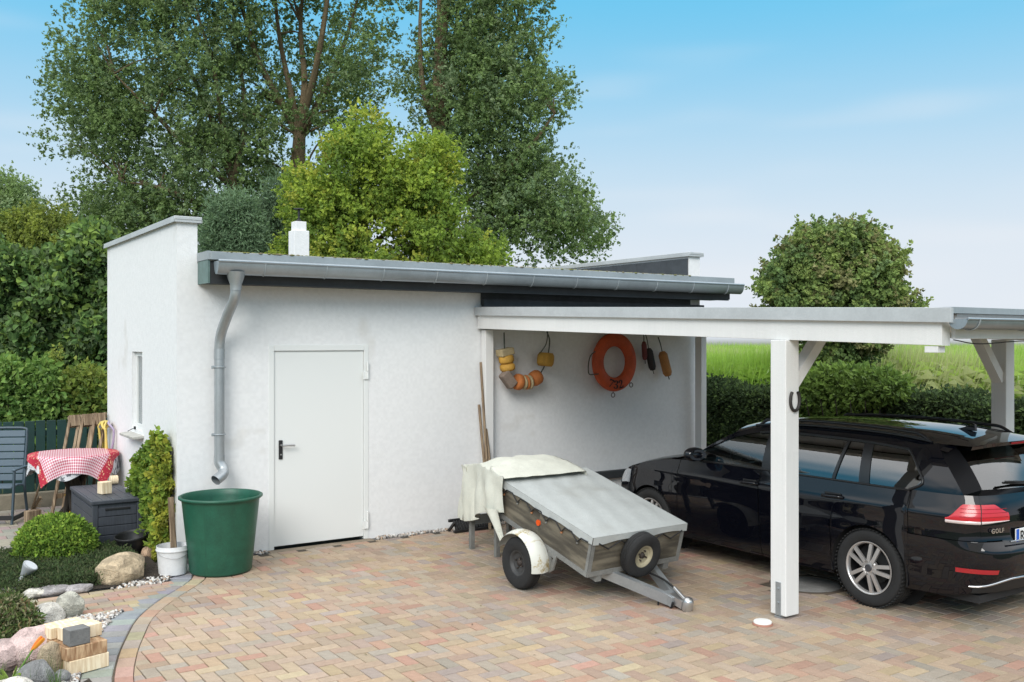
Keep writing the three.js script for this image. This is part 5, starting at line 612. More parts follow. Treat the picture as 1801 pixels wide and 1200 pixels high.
{ // orange flower
  const a = onGround(18, 1200, 0.05), b = at(52, 1168, a.distanceTo(camera.position) * 0.86), p = thing('orange_flower', 'orange flame shaped flower leaning over the rockery stones', 'flower', [0, 0, 0]); const c = V(a.x + 0.13, 0.23, a.z - 0.02); obj('stem', tube([a, V(a.x + 0.05, 0.12, a.z), c], 0.006, 12, 6), std(rgb(0.10, 0.2, 0.03), 0.8), p);
  for (let k = 0; k < 7; k++) { const an = k * 0.9; obj('petal', T(new THREE.SphereGeometry(1, 10, 8).scale(0.012, 0.055, 0.006), 0, 0.045, 0).rotateZ(-0.75 + 0.16 * Math.sin(an)).rotateX(0.16 * Math.cos(an)).translate(c.x - 0.01, c.y - 0.01, c.z), std(k % 2 ? rgb(0.75, 0.16, 0.02) : rgb(0.75, 0.28, 0.02), 0.6), p); }
  for (let k = 0; k < 6; k++) { const an = k * 1.05; obj('leaf', T(new THREE.SphereGeometry(1, 8, 6).scale(0.02, 0.07, 0.004), 0, 0.06, 0).rotateZ(0.8).rotateY(an).translate(a.x, 0.03, a.z), std(rgb(0.16, 0.24, 0.03), 0.7), p); }
}
{ // manhole cover and the small lid by the post
  const p = thing('manhole_cover', 'round concrete manhole cover set in paving behind the carport post', 'manhole cover', [6.98, 0, 4.02]); obj('ring', lathe([[0.29, -0.02], [0.29, 0.004], [0.33, 0.006], [0.345, -0.02]], 48), std(rgb(0.10, 0.075, 0.055), 0.9), p); obj('cover', lathe([[0.001, 0.006], [0.275, 0.004], [0.284, -0.02]], 48), std(rgb(0.32, 0.31, 0.30), 0.95, 0, { map: scuffed, bumpMap: fine, bumpScale: 0.003 }), p);
  const q = onGround(1341, 1099), l = thing('drain_cap', 'small white lid on a brick red ring beside the carport post', 'drain cap', [q.x, 0, q.z]); obj('lid', lathe([[0.001, 0.034], [0.062, 0.032], [0.070, 0.024], [0.068, 0.014]], 32), std(rgb(0.78, 0.77, 0.74), 0.6), l); obj('ring', lathe([[0.06, 0.016], [0.074, 0.014], [0.078, 0.002]], 32), std(rgb(0.36, 0.17, 0.12), 0.9), l);
}

// ---------- vegetation ----------
const leafMats = new Map();
const leafMat = (key, rough0 = 0.62, through = 0.28) => { const rough = 1; if (!leafMats.has(key)) leafMats.set(key, phy({ color: rgb(1, 1, 1), roughness: rough, transmission: through, thickness: 0, specularIntensity: 0.5 })); return leafMats.get(key); };
function leafGeo(l, w, fold = 0.25) { return [[0, 0, 0], [-w * 0.42, l * 0.30, w * fold], [-w * 0.46, l * 0.55, w * fold], [0, l, -l * 0.12], [w * 0.46, l * 0.55, w * fold], [w * 0.42, l * 0.30, w * fold], [0, l * 0.5, 0]]; }
function sprig(n, R, l, w, seed, { droop = 0.2, out = 0.6, twig = false } = {}) { const r = rng(seed), pos = [], L = leafGeo(1, w / l), F2 = [[0, 6, 1], [1, 6, 2], [2, 6, 3], [3, 6, 4], [4, 6, 5], [5, 6, 0]], v = V(0, 0, 0), m = new THREE.Matrix4();
  for (let k = 0; k < n; k++) { const d = V(r() * 2 - 1, r() * 2 - 1, r() * 2 - 1).normalize(), c = d.clone().multiplyScalar(R * Math.cbrt(r())), dir = d.multiplyScalar(out).add(V(r() - 0.5, r() - 0.5 - droop, r() - 0.5)).normalize(), s = l * (0.7 + 0.6 * r()); const q = new THREE.Quaternion().setFromUnitVectors(V(0, 1, 0), dir).multiply(new THREE.Quaternion().setFromAxisAngle(V(0, 1, 0), r() * 6.28)); m.compose(c, q, V(s, s, s)); for (const f of F2) for (const i of f) { v.set(...L[i]).applyMatrix4(m); pos.push(v.x, v.y, v.z); } }
  const g = new THREE.BufferGeometry(); g.setAttribute('position', new THREE.Float32BufferAttribute(pos, 3)); g.computeVertexNormals(); return g; }
function twigSprig(n, L, l, w, seed, splay = 0.9) { const r = rng(seed), pos = [], LG = leafGeo(1, w / l), F2 = [[0, 6, 1], [1, 6, 2], [2, 6, 3], [3, 6, 4], [4, 6, 5], [5, 6, 0]], v = V(0, 0, 0), m = new THREE.Matrix4();
  const axes = [[V(0, 0, 0), V(0, L, 0)], [V(0, L * 0.25, 0), V(L * 0.42, L * 0.62, L * 0.1)], [V(0, L * 0.4, 0), V(-L * 0.36, L * 0.78, -L * 0.14)], [V(0, L * 0.15, 0), V(-L * 0.12, L * 0.46, L * 0.4)]];
  for (const [a, b] of axes) { const q = 0.004; pos.push(a.x - q, a.y, a.z, a.x + q, a.y, a.z, b.x, b.y, b.z, a.x, a.y, a.z - q, a.x, a.y, a.z + q, b.x, b.y, b.z); }
  for (let k = 0; k < n; k++) { const [a, b] = axes[Math.floor(r() * axes.length)], f = 0.15 + 0.85 * r(), c = a.clone().lerp(b, f), ax = b.clone().sub(a).normalize(), d = V(r() * 2 - 1, r() * 2 - 1 - 0.35, r() * 2 - 1).normalize().multiplyScalar(splay).add(ax.multiplyScalar(0.55)).normalize(), s = l * (0.6 + 0.7 * r()) * (1.1 - 0.3 * f); m.compose(c, new THREE.Quaternion().setFromUnitVectors(V(0, 1, 0), d).multiply(new THREE.Quaternion().setFromAxisAngle(V(0, 1, 0), r() * 6.28)), V(s, s, s)); for (const f2 of F2) for (const i of f2) { v.set(...LG[i]).applyMatrix4(m); pos.push(v.x, v.y, v.z); } }
  const g = new THREE.BufferGeometry(); g.setAttribute('position', new THREE.Float32BufferAttribute(pos, 3)); g.computeVertexNormals(); return g; }
function foliage(name, parent, geo, mat, items, colors, seed, upright = false) { // items: [x, y, z, scale, tone?]
  const r = rng(seed), m = new THREE.InstancedMesh(geo, mat, items.length), mt = new THREE.Matrix4(), q = new THREE.Quaternion(), e = new THREE.Euler(), c = new THREE.Color();
  items.forEach(([x, y, z, s, tone, dir], i) => { if (dir) { q.setFromUnitVectors(V(0, 1, 0), dir).multiply(new THREE.Quaternion().setFromAxisAngle(V(0, 1, 0), r() * 6.28)); } else if (upright) e.set((r() - 0.5) * 0.5, r() * 6.28, (r() - 0.5) * 0.5); else e.set(r() * 6.28, r() * 6.28, r() * 6.28); if (!dir) q.setFromEuler(e); mt.compose(V(x, y, z), q, V(s, s, s)); m.setMatrixAt(i, mt); const a = colors[Math.floor((tone ?? r()) * colors.length * 0.999)], f = 0.82 + 0.36 * r(); c.setRGB(a[0] * f, a[1] * f, a[2] * f); m.setColorAt(i, c); });
  m.name = parent === scene ? numbered(name) : name; m.castShadow = m.receiveShadow = true; m.userData.kind = 'stuff'; parent.add(m); return m; }
function limb(P, r0, r1, seg = 14, rad = 7) { const c = new THREE.CatmullRomCurve3(P), fr = c.computeFrenetFrames(seg); const pt = c.getPoints(seg); return grid(rad, seg, (s, t) => { const i = Math.round(t * seg), a = s * Math.PI * 2, rr = lerp(r0, r1, t), n = fr.normals[i], b = fr.binormals[i]; return [pt[i].x + (n.x * Math.cos(a) + b.x * Math.sin(a)) * rr, pt[i].y + (n.y * Math.cos(a) + b.y * Math.sin(a)) * rr, pt[i].z + (n.z * Math.cos(a) + b.z * Math.sin(a)) * rr]; }); }
// a crown fills an outline read from the photograph at the tree's distance; its depth follows its width
function makeTree({ name = 'tree', label, group, depth, outline, base, stem, limbs = [], twigs = 24, bark = M.bark, r0, clumps, clumpR, sprigs, geo, mat, colors, seed, thick = 0.5, hollow = 0.35, sprigS = 1, holes = [], clear = [], gap = 0, twiggy = false, erode = 0.5 }) {
  const R = rng(seed), o = thing(name, label, 'tree', [0, 0, 0], 0, group), b = at(base[0], base[1], depth), B = V(b.x, -0.04, b.z); o.position.copy(B); const loc = (px, py, dz = 0) => at(px, py, depth + dz).sub(B);
  let x0 = 1e9, x1 = -1e9, y0 = 1e9, y1 = -1e9; for (const [x, y] of outline) { x0 = Math.min(x0, x); x1 = Math.max(x1, x); y0 = Math.min(y0, y); y1 = Math.max(y1, y); }
  const rows = new Map(), wid = (y) => { const k = Math.round(y / 12); if (!rows.has(k)) { let a = null, c = null; for (let x = x0; x <= x1; x += 8) if (insidePoly(x, y, outline)) { if (a === null) a = x; c = x; } rows.set(k, a === null ? [0, 0] : [a, c]); } return rows.get(k); };
  const items = [], centres = [], gapN = lattice(seed + 7, 128); let guard = 0, n = 0; const ppm = F / depth;
  while (n < clumps && guard++ < clumps * 60) { const px = lerp(x0, x1, R()), py = lerp(y0, y1, R()); const er = clumpR * ppm * erode; if (![[0, 0], [er, 0], [-er, 0], [0, er], [0, -er]].every(([ex, ey]) => insidePoly(px + ex, py + ey, outline)) || holes.some((h) => insidePoly(px, py, h)) || (gap && gapN(px / 34 + 50, py / 34 + 50) * 0.65 + gapN(px / 15 + 9, py / 15 + 70) * 0.35 < gap)) continue; const [a, c] = wid(py), hw = Math.max(20, (c - a) / 2), k = (px - (a + c) / 2) / hw, half = Math.sqrt(Math.max(0.05, 1 - k * k)) * hw / ppm * thick; const u = R() * 2 - 1, dz = half * Math.sign(u) * Math.pow(Math.abs(u), 0.6); if (dz < 0.4 && clear.some((h) => insidePoly(px, py, h))) continue; n++;
    const c3 = loc(px, py, dz), cr = clumpR * (0.6 + 0.8 * R()), tone = R(); if (n % 5 === 0) centres.push(c3);
    for (let j = 0; j < sprigs; j++) { const d = V(R() * 2 - 1, R() * 2 - 1, R() * 2 - 1); if (d.lengthSq() > 1) { j--; continue; } const l = d.length() || 1, f = cr * (hollow + (1 - hollow) * l) / l; items.push([c3.x + d.x * f, c3.y + d.y * f * 0.8, c3.z + d.z * f, sprigS * (0.75 + 0.5 * R()), Math.min(0.999, Math.max(0, tone * 0.7 + R() * 0.3)), twiggy ? V(d.x / l * 0.75 + (R() - 0.5) * 0.5, d.y / l * 0.6 + 0.45 + (R() - 0.5) * 0.4, d.z / l * 0.75 + (R() - 0.5) * 0.5).normalize() : undefined]); } }
  const wood = []; const st = stem.map(([px, py, dz]) => loc(px, py, dz || 0)); st.unshift(V(0, 0, 0)); const topY = st[st.length - 1]; wood.push(limb(st, r0, r0 * 0.55, 20, 12));
  const ends = []; for (const Lm of limbs) { const P = Lm.map(([px, py, dz]) => loc(px, py, dz || 0)); wood.push(limb(P, r0 * 0.42, r0 * 0.10, 18, 8)); ends.push(...P.slice(1)); } ends.push(...st.slice(1));
  for (let k = 0; k < Math.min(twigs, centres.length); k++) { const c = centres[Math.floor(R() * centres.length)]; let best = topY, bd = 1e9; for (const e of ends) { const d = e.distanceTo(c) + (e.y > c.y ? 2.5 : 0); if (d < bd) { bd = d; best = e; } } const m = best.clone().lerp(c, 0.5).add(V((R() - 0.5) * 0.3, 0.12 * bd, (R() - 0.5) * 0.3)); wood.push(limb([best, m, c], r0 * 0.14, r0 * 0.03, 8, 5)); }
  obj('trunk', wood, bark, o); foliage('crown', o, geo, mat, items, colors, seed + 1); return o; }

const popG = twigSprig(30, 0.62, 0.092, 0.072, 1), popM = leafMat('poplar', 0.55, 0.42);
const popC = [[0.13, 0.20, 0.075], [0.16, 0.24, 0.08], [0.19, 0.28, 0.085], [0.225, 0.32, 0.11], [0.18, 0.265, 0.12], [0.26, 0.335, 0.17]];
makeTree({ name: 'poplar_tree', label: 'tall poplar with forked brown trunk, behind the roof chimney', group: 'tall poplars behind the outbuilding', depth: 30, base: [520, 700], stem: [[522, 330], [526, 240]], r0: 0.34,
  limbs: [[[526, 245], [500, 190], [455, 110, -0.5], [425, 10, -0.8], [400, -120, -1]], [[526, 240], [512, 170], [490, 60, 0.4], [478, -80, 0.6]], [[527, 240], [535, 150], [528, 40, 0.8], [545, -120]], [[528, 242], [565, 170], [600, 90, 0.5], [640, -40, 1]], [[526, 230], [555, 120, -0.8], [575, 0, -1.2], [590, -140, -1.2]]],
  outline: [[455, 430], [380, 330], [350, 200], [380, 60], [385, -100], [430, -330], [540, -430], [640, -330], [700, -160], [725, -30], [718, 70], [690, 110], [672, 170], [660, 235], [615, 235], [600, 300], [560, 400], [500, 440]], clumps: 430, clumpR: 0.60, sprigs: 7, gap: 0.45, twiggy: true, clear: [[[500, 340], [505, 230], [430, 60], [440, -60], [640, -60], [620, 80], [560, 230], [550, 340]]], geo: popG, mat: popM, colors: popC, seed: 1000, thick: 0.75, twigs: 70, holes: [[[480, 330], [505, 230], [560, 210], [590, 260], [555, 340]]] });
makeTree({ name: 'poplar_tree', label: 'broad poplar rising behind the parapet gable', group: 'tall poplars behind the outbuilding', depth: 29, base: [412, 700], stem: [[414, 420], [408, 320]], r0: 0.26,
  limbs: [[[408, 325], [392, 230], [375, 120, -0.5], [340, 0, -0.8]], [[409, 320], [430, 220], [420, 100, 0.5], [400, -60]], [[410, 330], [340, 270, -0.6], [270, 200, -1.2], [200, 130, -1.5]], [[412, 400], [350, 360, -0.8], [280, 330, -1.5], [215, 320, -1.5]], [[409, 320], [360, 180, 0.8], [300, 60, 1.2], [250, -60, 1.2]]],
  outline: [[440, 470], [330, 455], [230, 440], [175, 425], [135, 405], [115, 365], [125, 330], [160, 322], [150, 300], [100, 272], [78, 240], [92, 205], [82, 175], [108, 135], [98, 95], [140, 45], [160, -40], [215, -190], [310, -330], [400, -350], [440, -200], [445, -20], [450, 150], [470, 320], [460, 430]], clumps: 680, clumpR: 0.58, sprigs: 7, gap: 0.45, twiggy: true, clear: [[[390, 440], [395, 300], [370, 180], [420, 160], [435, 300], [435, 440]]], geo: popG, mat: popM, colors: popC, seed: 1010, thick: 0.6, twigs: 80, holes: [[[330, 440], [345, 400], [400, 395], [400, 440]], [[150, 330], [200, 320], [260, 345], [200, 360]]] });
makeTree({ name: 'poplar_tree', label: 'tall poplar with straight twin trunk, right of the yellow green tree', group: 'tall poplars behind the outbuilding', depth: 28, base: [778, 700], stem: [[778, 420], [773, 280], [772, 160], [778, 20], [785, -150]], r0: 0.27,
  limbs: [[[780, 330], [787, 200, 0.4], [800, 60, 0.6], [820, -100, 0.8]], [[776, 280], [830, 220, 0.5], [880, 140, 0.8], [910, 40, 1]], [[774, 250], [745, 160, -0.5], [738, 60, -0.6], [745, -80]], [[778, 380], [850, 330, -0.6], [930, 260, -1], [975, 200, -1]], [[780, 410], [870, 400, 0.6], [950, 390, 1], [1030, 400, 1.2]]],
  outline: [[830, 475], [800, 380], [775, 300], [740, 262], [716, 215], [730, 170], [716, 130], [738, 80], [728, 10], [735, -140], [760, -320], [850, -430], [930, -330], [960, -130], [958, -20], [975, 40], [962, 85], [945, 110], [952, 150], [985, 140], [1008, 175], [1000, 215], [975, 232], [1022, 245], [1024, 280], [990, 300], [1025, 330], [1022, 362], [1070, 385], [1075, 410], [1050, 448], [1000, 470]], clumps: 690, clumpR: 0.58, sprigs: 7, gap: 0.44, twiggy: true, clear: [[[755, 400], [755, 100], [762, -50], [805, -50], [800, 120], [800, 400]]], geo: popG, mat: popM, colors: popC, seed: 1020, thick: 0.75, twigs: 80, holes: [[[700, 250], [735, 200], [752, 250], [735, 300]]] });
const yelG = twigSprig(26, 0.40, 0.078, 0.056, 2, 1.0), yelC = [[0.15, 0.24, 0.035], [0.20, 0.30, 0.04], [0.26, 0.365, 0.045], [0.35, 0.44, 0.055], [0.41, 0.44, 0.065]];
makeTree({ name: 'maple_tree', label: 'yellow green leafy tree rising directly behind the roof', depth: 17.5, base: [640, 760], stem: [[645, 470], [640, 400], [630, 340]], r0: 0.11, limbs: [[[642, 430], [600, 360], [575, 290], [560, 230]], [[640, 410], [660, 320], [655, 250], [652, 205]], [[643, 440], [710, 380], [750, 320], [770, 280]], [[645, 450], [730, 430], [800, 420], [840, 430]], [[642, 440], [570, 410], [530, 370], [510, 350]]],
  outline: [[495, 440], [522, 400], [500, 360], [503, 340], [530, 318], [533, 280], [550, 262], [548, 212], [568, 203], [585, 232], [620, 228], [640, 188], [668, 196], [662, 235], [688, 262], [690, 300], [712, 290], [742, 252], [765, 268], [790, 280], [782, 310], [796, 350], [800, 385], [818, 420], [852, 424], [872, 445], [880, 540], [500, 540]], clumps: 420, clumpR: 0.20, sprigs: 7, gap: 0.45, erode: 0.35, twiggy: true, geo: yelG, mat: leafMat('maple', 0.6, 0.4), colors: yelC, seed: 1030, thick: 0.7, twigs: 50 });
const wilG = sprig(18, 0.22, 0.10, 0.026, 3, { droop: 0.3 }), wilC = [[0.12, 0.20, 0.10], [0.15, 0.235, 0.125], [0.18, 0.27, 0.15], [0.135, 0.215, 0.095]];
makeTree({ name: 'willow_bush', label: 'grey green willow bush between parapet and roof chimney', depth: 20, base: [412, 760], stem: [[412, 470], [412, 420]], r0: 0.07, outline: [[362, 475], [360, 430], [372, 385], [395, 352], [418, 342], [440, 365], [455, 400], [462, 440], [460, 475]], clumps: 130, clumpR: 0.30, sprigs: 13, geo: wilG, mat: leafMat('willow', 0.7), colors: wilC, seed: 1040, thick: 0.8, twigs: 20 });
makeTree({ name: 'willow_bush', label: 'darker willow bush right beside the roof chimney', depth: 21, base: [485, 760], stem: [[486, 470], [486, 420]], r0: 0.07, outline: [[450, 475], [455, 400], [465, 350], [490, 315], [512, 330], [520, 400], [525, 475]], clumps: 110, clumpR: 0.30, sprigs: 13, geo: wilG, mat: leafMat('willow', 0.7), colors: wilC.map((c) => c.map((v) => v * 0.8)), seed: 1050, thick: 0.8, twigs: 20 });
const rndG = twigSprig(34, 0.30, 0.064, 0.056, 4, 1.1), rndC = [[0.11, 0.18, 0.06], [0.14, 0.215, 0.065], [0.185, 0.265, 0.072], [0.23, 0.30, 0.08], [0.235, 0.235, 0.095], [0.155, 0.225, 0.085]];
makeTree({ name: 'round_tree', label: 'round headed dark green tree standing behind the hedge', depth: 15.8, base: [1466, 720], stem: [[1467, 655], [1464, 600], [1464, 520]], r0: 0.10, limbs: [[[1465, 600], [1430, 520], [1400, 460]], [[1465, 590], [1500, 520], [1530, 470]], [[1465, 560], [1466, 480], [1460, 420]]],
  outline: [[1400, 600], [1345, 545], [1332, 512], [1352, 486], [1362, 455], [1385, 440], [1392, 415], [1425, 398], [1448, 388], [1475, 395], [1510, 400], [1540, 402], [1548, 425], [1568, 440], [1580, 462], [1598, 475], [1602, 502], [1620, 530], [1600, 556], [1572, 590], [1565, 615], [1545, 640], [1505, 652], [1440, 640]], clumps: 290, clumpR: 0.20, sprigs: 8, gap: 0.44, twiggy: true, erode: 0.95, geo: rndG, mat: leafMat('round', 0.55, 0.25), colors: rndC, seed: 1060, thick: 0.85, twigs: 40, hollow: 0.5 });
makeTree({ name: 'distant_tree', label: 'feathery green tree beyond the yellow hedge on the left', depth: 34, base: [15, 700], stem: [[18, 430], [20, 380]], r0: 0.16, outline: [[-60, 430], [-60, 330], [-20, 318], [20, 318], [45, 340], [62, 358], [75, 385], [72, 430]], clumps: 120, clumpR: 0.6, sprigs: 9, twiggy: true, geo: popG, mat: popM, colors: popC.map((c) => c.map((v) => v * 1.15)), seed: 1070, thick: 0.8, twigs: 20 });
makeTree({ name: 'yellow_shrub', label: 'tall yellowish shrub behind the climbing leaves', depth: 20, base: [70, 760], stem: [[70, 560], [72, 480]], r0: 0.08, outline: [[-60, 520], [-60, 415], [-10, 405], [40, 392], [80, 385], [115, 400], [140, 425], [175, 440], [195, 470], [195, 520]], clumps: 220, clumpR: 0.34, sprigs: 9, twiggy: true, geo: yelG, mat: leafMat('maple'), colors: [[0.17, 0.215, 0.04], [0.22, 0.27, 0.045], [0.27, 0.32, 0.05], [0.15, 0.21, 0.045]], seed: 1080, thick: 0.5, twigs: 20 });

{ // wall of climbing leaves behind the fence, and the brighter bushes before it
  const R = rng(31), bigG = sprig(16, 0.21, 0.105, 0.085, 8, { droop: 0.6 });
  const c = thing('climbing_hedge', 'tall hedge of broad dark climbing leaves behind the green fence', 'hedge', [0, 0, 0]); const items = []; const z0 = -6.6;
  for (let i = 0; i < 4200; i++) { const px = lerp(-160, 260, R()), py = lerp(770, 430 + 30 * Math.sin(px * 0.03), R()), d = 16.2 + 0.9 * (R() - 0.5) + 0.4 * Math.sin(px * 0.05) * Math.sin(py * 0.04); const p = at(px, py, d); items.push([p.x, p.y, p.z, 0.75 + 0.5 * R(), R() * 0.999]); }
  obj('stem', [...Array(26)].map((_, k) => { const a = at(-150 + k * 16, 700, 16.6); return limb([V(a.x, -0.04, a.z), V(a.x + 0.2 * (R() - 0.5), 1.6, a.z), V(a.x + 0.4 * (R() - 0.5), 3.4, a.z)], 0.035, 0.012, 8, 6); }), M.darkBark, c); foliage('leaves', c, bigG, leafMat('broad', 0.45, 0.2), items, [[0.09, 0.165, 0.05], [0.11, 0.195, 0.055], [0.145, 0.24, 0.06], [0.21, 0.31, 0.065], [0.13, 0.19, 0.08]], 32);
  const bushG = sprig(12, 0.16, 0.10, 0.07, 9, { droop: 0.3 });
  [['bright leafy bush rising over the fence beside the chair', -20, 45, 640, 760, 14.0], ['fresh green bush standing behind the fence', 45, 100, 640, 760, 14.0], ['arching yellow green bush next to the gable wall', 105, 190, 650, 760, 14.2]].forEach(([label, xa, xb, ya, yb, d0], n) => { const b = thing('leafy_bush', label, 'bush', [0, 0, 0], 0, undefined), it = []; for (let i = 0; i < 420; i++) { const u = R(), px = lerp(xa, xb, u), top = lerp(yb, ya, Math.pow(Math.sin(Math.PI * lerp(0.12, 0.88, u)), 0.8)), py = lerp(yb + 60, top, Math.sqrt(R())), p = at(px, py, d0 + 0.5 * (R() - 0.5)); it.push([p.x, p.y, p.z, 0.7 + 0.5 * R(), R()]); }
    const s = at((xa + xb) / 2, 760, d0); obj('stem', [...Array(5)].map((_, k) => limb([V(s.x, -0.04, s.z), V(s.x + 0.15 * (k - 2), 0.7, s.z), V(s.x + 0.28 * (k - 2) * 0.8, 1.3 + 0.1 * (k % 2), s.z)], 0.02, 0.006, 6, 5)), M.darkBark, b);
    if (n === 2) { for (let k = 0; k < 46; k++) { const t = k / 45, p = at(98 - 6 * Math.sin(t * 3), lerp(720, 614, t), d0 - 0.1); it.push([p.x + 0.08 * (R() - 0.5), p.y, p.z + 0.08 * (R() - 0.5), 0.45, 0.95]); } }
    foliage('leaves', b, bushG, leafMat('bush', 0.55, 0.35), it, n === 2 ? [[0.13, 0.21, 0.04], [0.18, 0.25, 0.04], [0.25, 0.30, 0.055]] : [[0.12, 0.23, 0.05], [0.16, 0.28, 0.055], [0.21, 0.32, 0.07]], 40 + n); });
}
{ // clipped hedge beyond the carport
  const R = rng(51), g = sprig(16, 0.085, 0.05, 0.03, 10, { droop: 0.0 }), it = [], X0 = 11.0, X1 = 11.9, Zs = -5.5, Ze = 8.5, Hh = 1.40; const h = thing('clipped_hedge', 'dark clipped privet hedge running behind the carport', 'hedge', [0, 0, 0]);
  for (let i = 0; i < 24000; i++) { const k = R(), z = lerp(Zs, Ze, R()); let x, y; const bump = 0.05 * Math.sin(z * 3.1) + 0.04 * Math.sin(z * 7.3); if (k < 0.75) { x = X0 + 0.03 + 0.62 * Math.pow(R(), 1.7) + 0.03 * Math.sin(z * 5); y = lerp(0.02, Hh + bump, R()); } else { x = lerp(X0, X1, R()); y = Hh + bump - 0.12 * R() + (R() < 0.08 ? 0.10 * R() : 0); } it.push([x, y, z, 0.7 + 0.6 * R(), R()]); }
  obj('branches', [...Array(150)].map((_, k) => { const z = lerp(Zs, Ze, (k + R()) / 150), x = X0 + 0.25 + 0.45 * R(); return limb([V(x, -0.04, z), V(x + 0.1 * (R() - 0.5), 0.6, z + 0.12 * (R() - 0.5)), V(x + 0.4 * (R() - 0.5), Hh - 0.1, z + 0.3 * (R() - 0.5))], 0.018, 0.005, 6, 5); }), M.darkBark, h); foliage('leaves', h, g, leafMat('privet', 0.4, 0.15), it, [[0.032, 0.055, 0.022], [0.04, 0.068, 0.025], [0.052, 0.088, 0.03], [0.085, 0.135, 0.04]], 52);
  const b = thing('privet_bush', 'lighter green bush growing above the clipped hedge under the round tree', 'bush', [0, 0, 0]), bi = []; const bg = sprig(14, 0.13, 0.07, 0.042, 11, { droop: 0.1 }); const pc = at(1480, 720, 16); for (let i = 0; i < 620; i++) { const px = lerp(1400, 1585, R()), u = (px - 1495) / 100, py = lerp(lerp(765, 690, (px - 1400) / 185), 655 + 22 * u * u, Math.sqrt(R())), p = at(px, py, 11 / ray(px, py)[0] - 0.10 - 0.12 * R() + (py < 682 ? 0.7 * R() : 0)); bi.push([p.x, p.y, p.z, 0.7 + 0.6 * R(), R()]); }
  obj('stem', [...Array(6)].map((_, k) => { const a = at(1425 + k * 22, 760, 12.9 - k * 0.12); return limb([V(a.x, -0.04, a.z), V(a.x + 0.1, 0.7, a.z), V(a.x - 0.1 + 0.05 * k, 1.4, a.z)], 0.02, 0.006, 6, 5); }), M.darkBark, b); foliage('leaves', b, bg, leafMat('privet2', 0.5, 0.3), bi, [[0.09, 0.16, 0.03], [0.12, 0.20, 0.035], [0.15, 0.24, 0.045]], 53);
}
{ // reed field
  const R = rng(61), pos = []; for (let k = 0; k < 14; k++) { const a = R() * 6.28, r = 0.22 * Math.sqrt(R()), x = Math.cos(a) * r, z = Math.sin(a) * r, h = 0.75 + 0.3 * R(), b = R() * 6.28, w = 0.011, lx = Math.cos(b) * 0.16 * R(), lz = Math.sin(b) * 0.16 * R(), nx = -Math.sin(b) * w, nz = Math.cos(b) * w; pos.push(x - nx, 0, z - nz, x + nx, 0, z + nz, x + lx * 0.5 + nx, h * 0.6, z + lz * 0.5 + nz, x - nx, 0, z - nz, x + lx * 0.5 + nx, h * 0.6, z + lz * 0.5 + nz, x + lx * 0.5 - nx, h * 0.6, z + lz * 0.5 - nz, x + lx * 0.5 - nx, h * 0.6, z + lz * 0.5 - nz, x + lx * 0.5 + nx, h * 0.6, z + lz * 0.5 + nz, x + lx * 1.8, h, z + lz * 1.8); for (let j = 0; j < 4; j++) { const y = h * (0.3 + 0.16 * j), c = R() * 6.28, l = 0.16; pos.push(x + lx * 0.6, y, z + lz * 0.6, x + lx * 0.6 + Math.cos(c) * l * 0.5 - 0.01, y + 0.07, z + lz * 0.6 + Math.sin(c) * l * 0.5 + 0.01, x + lx * 0.6 + Math.cos(c) * l, y + 0.05, z + lz * 0.6 + Math.sin(c) * l); } }
  const g = new THREE.BufferGeometry(); g.setAttribute('position', new THREE.Float32BufferAttribute(pos, 3)); g.computeVertexNormals(); const it = [];
  for (let i = 0; i < 22000; i++) { const d = 17.8 + 60 * Math.pow(R(), 2.0), px = lerp(1120, 2250, R()), p = at(px, 600, d); if (p.x < 12.1) continue; it.push([p.x, -0.04, p.z, 1.78 + 0.28 * R() + 0.15 * Math.sin(p.x * 0.7) * Math.sin(p.z * 0.9), Math.min(0.99, 0.5 + 0.35 * Math.sin(p.x * 0.5 + p.z * 0.3) + 0.3 * (R() - 0.5))]); }
  const m = foliage('reed_field', scene, g, leafMat('reed', 0.65, 0.55), it, [[0.27, 0.44, 0.06], [0.31, 0.50, 0.07], [0.36, 0.55, 0.09], [0.42, 0.57, 0.13], [0.46, 0.50, 0.22]], 62, true); Object.assign(m.userData, { label: 'bright green reeds stretching away behind the hedge', category: 'reeds' });
}
{ // creeper on the gable corner
  const R = rng(71), c = thing('wall_creeper', 'yellow green creeper climbing the gable wall at the corner', 'creeper', [0, 0, 0]), it = [], g = sprig(8, 0.05, 0.052, 0.045, 12, { droop: 1.1, out: 0.25 });
  const P = [[-0.04, 0.0], [-0.06, 1.10], [-0.12, 1.28], [-0.22, 1.22], [-0.50, 1.12], [-0.85, 0.98], [-1.15, 0.75], [-1.30, 0.40], [-1.35, 0.05], [-0.6, 0.0]];
  for (let i = 0; i < 2400; i++) { const z = lerp(-1.45, 0.02, R()), y = lerp(0, 1.35, R()); if (!insidePoly(z, y, P)) continue; it.push([2.52 - 0.11 * Math.sqrt(R()) - 0.04 * Math.sin(z * 9) ** 2, y, z, 0.7 + 0.6 * R(), Math.min(0.99, Math.max(0, 0.35 + 0.6 * (R() - 0.5) + 0.42 * sstep(-0.3, -0.08, z)))]); }
  obj('stem', [...Array(7)].map((_, k) => limb([V(2.515, 0, -0.1 - k * 0.12), V(2.52, 0.5, -0.08 - k * 0.15 + 0.05 * R()), V(2.525, 1.12 - 0.04 * k * k * 0.4, -0.1 - k * 0.13)], 0.010, 0.004, 8, 5)), M.darkBark, c); foliage('leaves', c, g, leafMat('creeper', 0.5, 0.3), it, [[0.12, 0.22, 0.03], [0.16, 0.26, 0.035], [0.21, 0.30, 0.038], [0.29, 0.35, 0.045], [0.38, 0.39, 0.05]], 72);
}
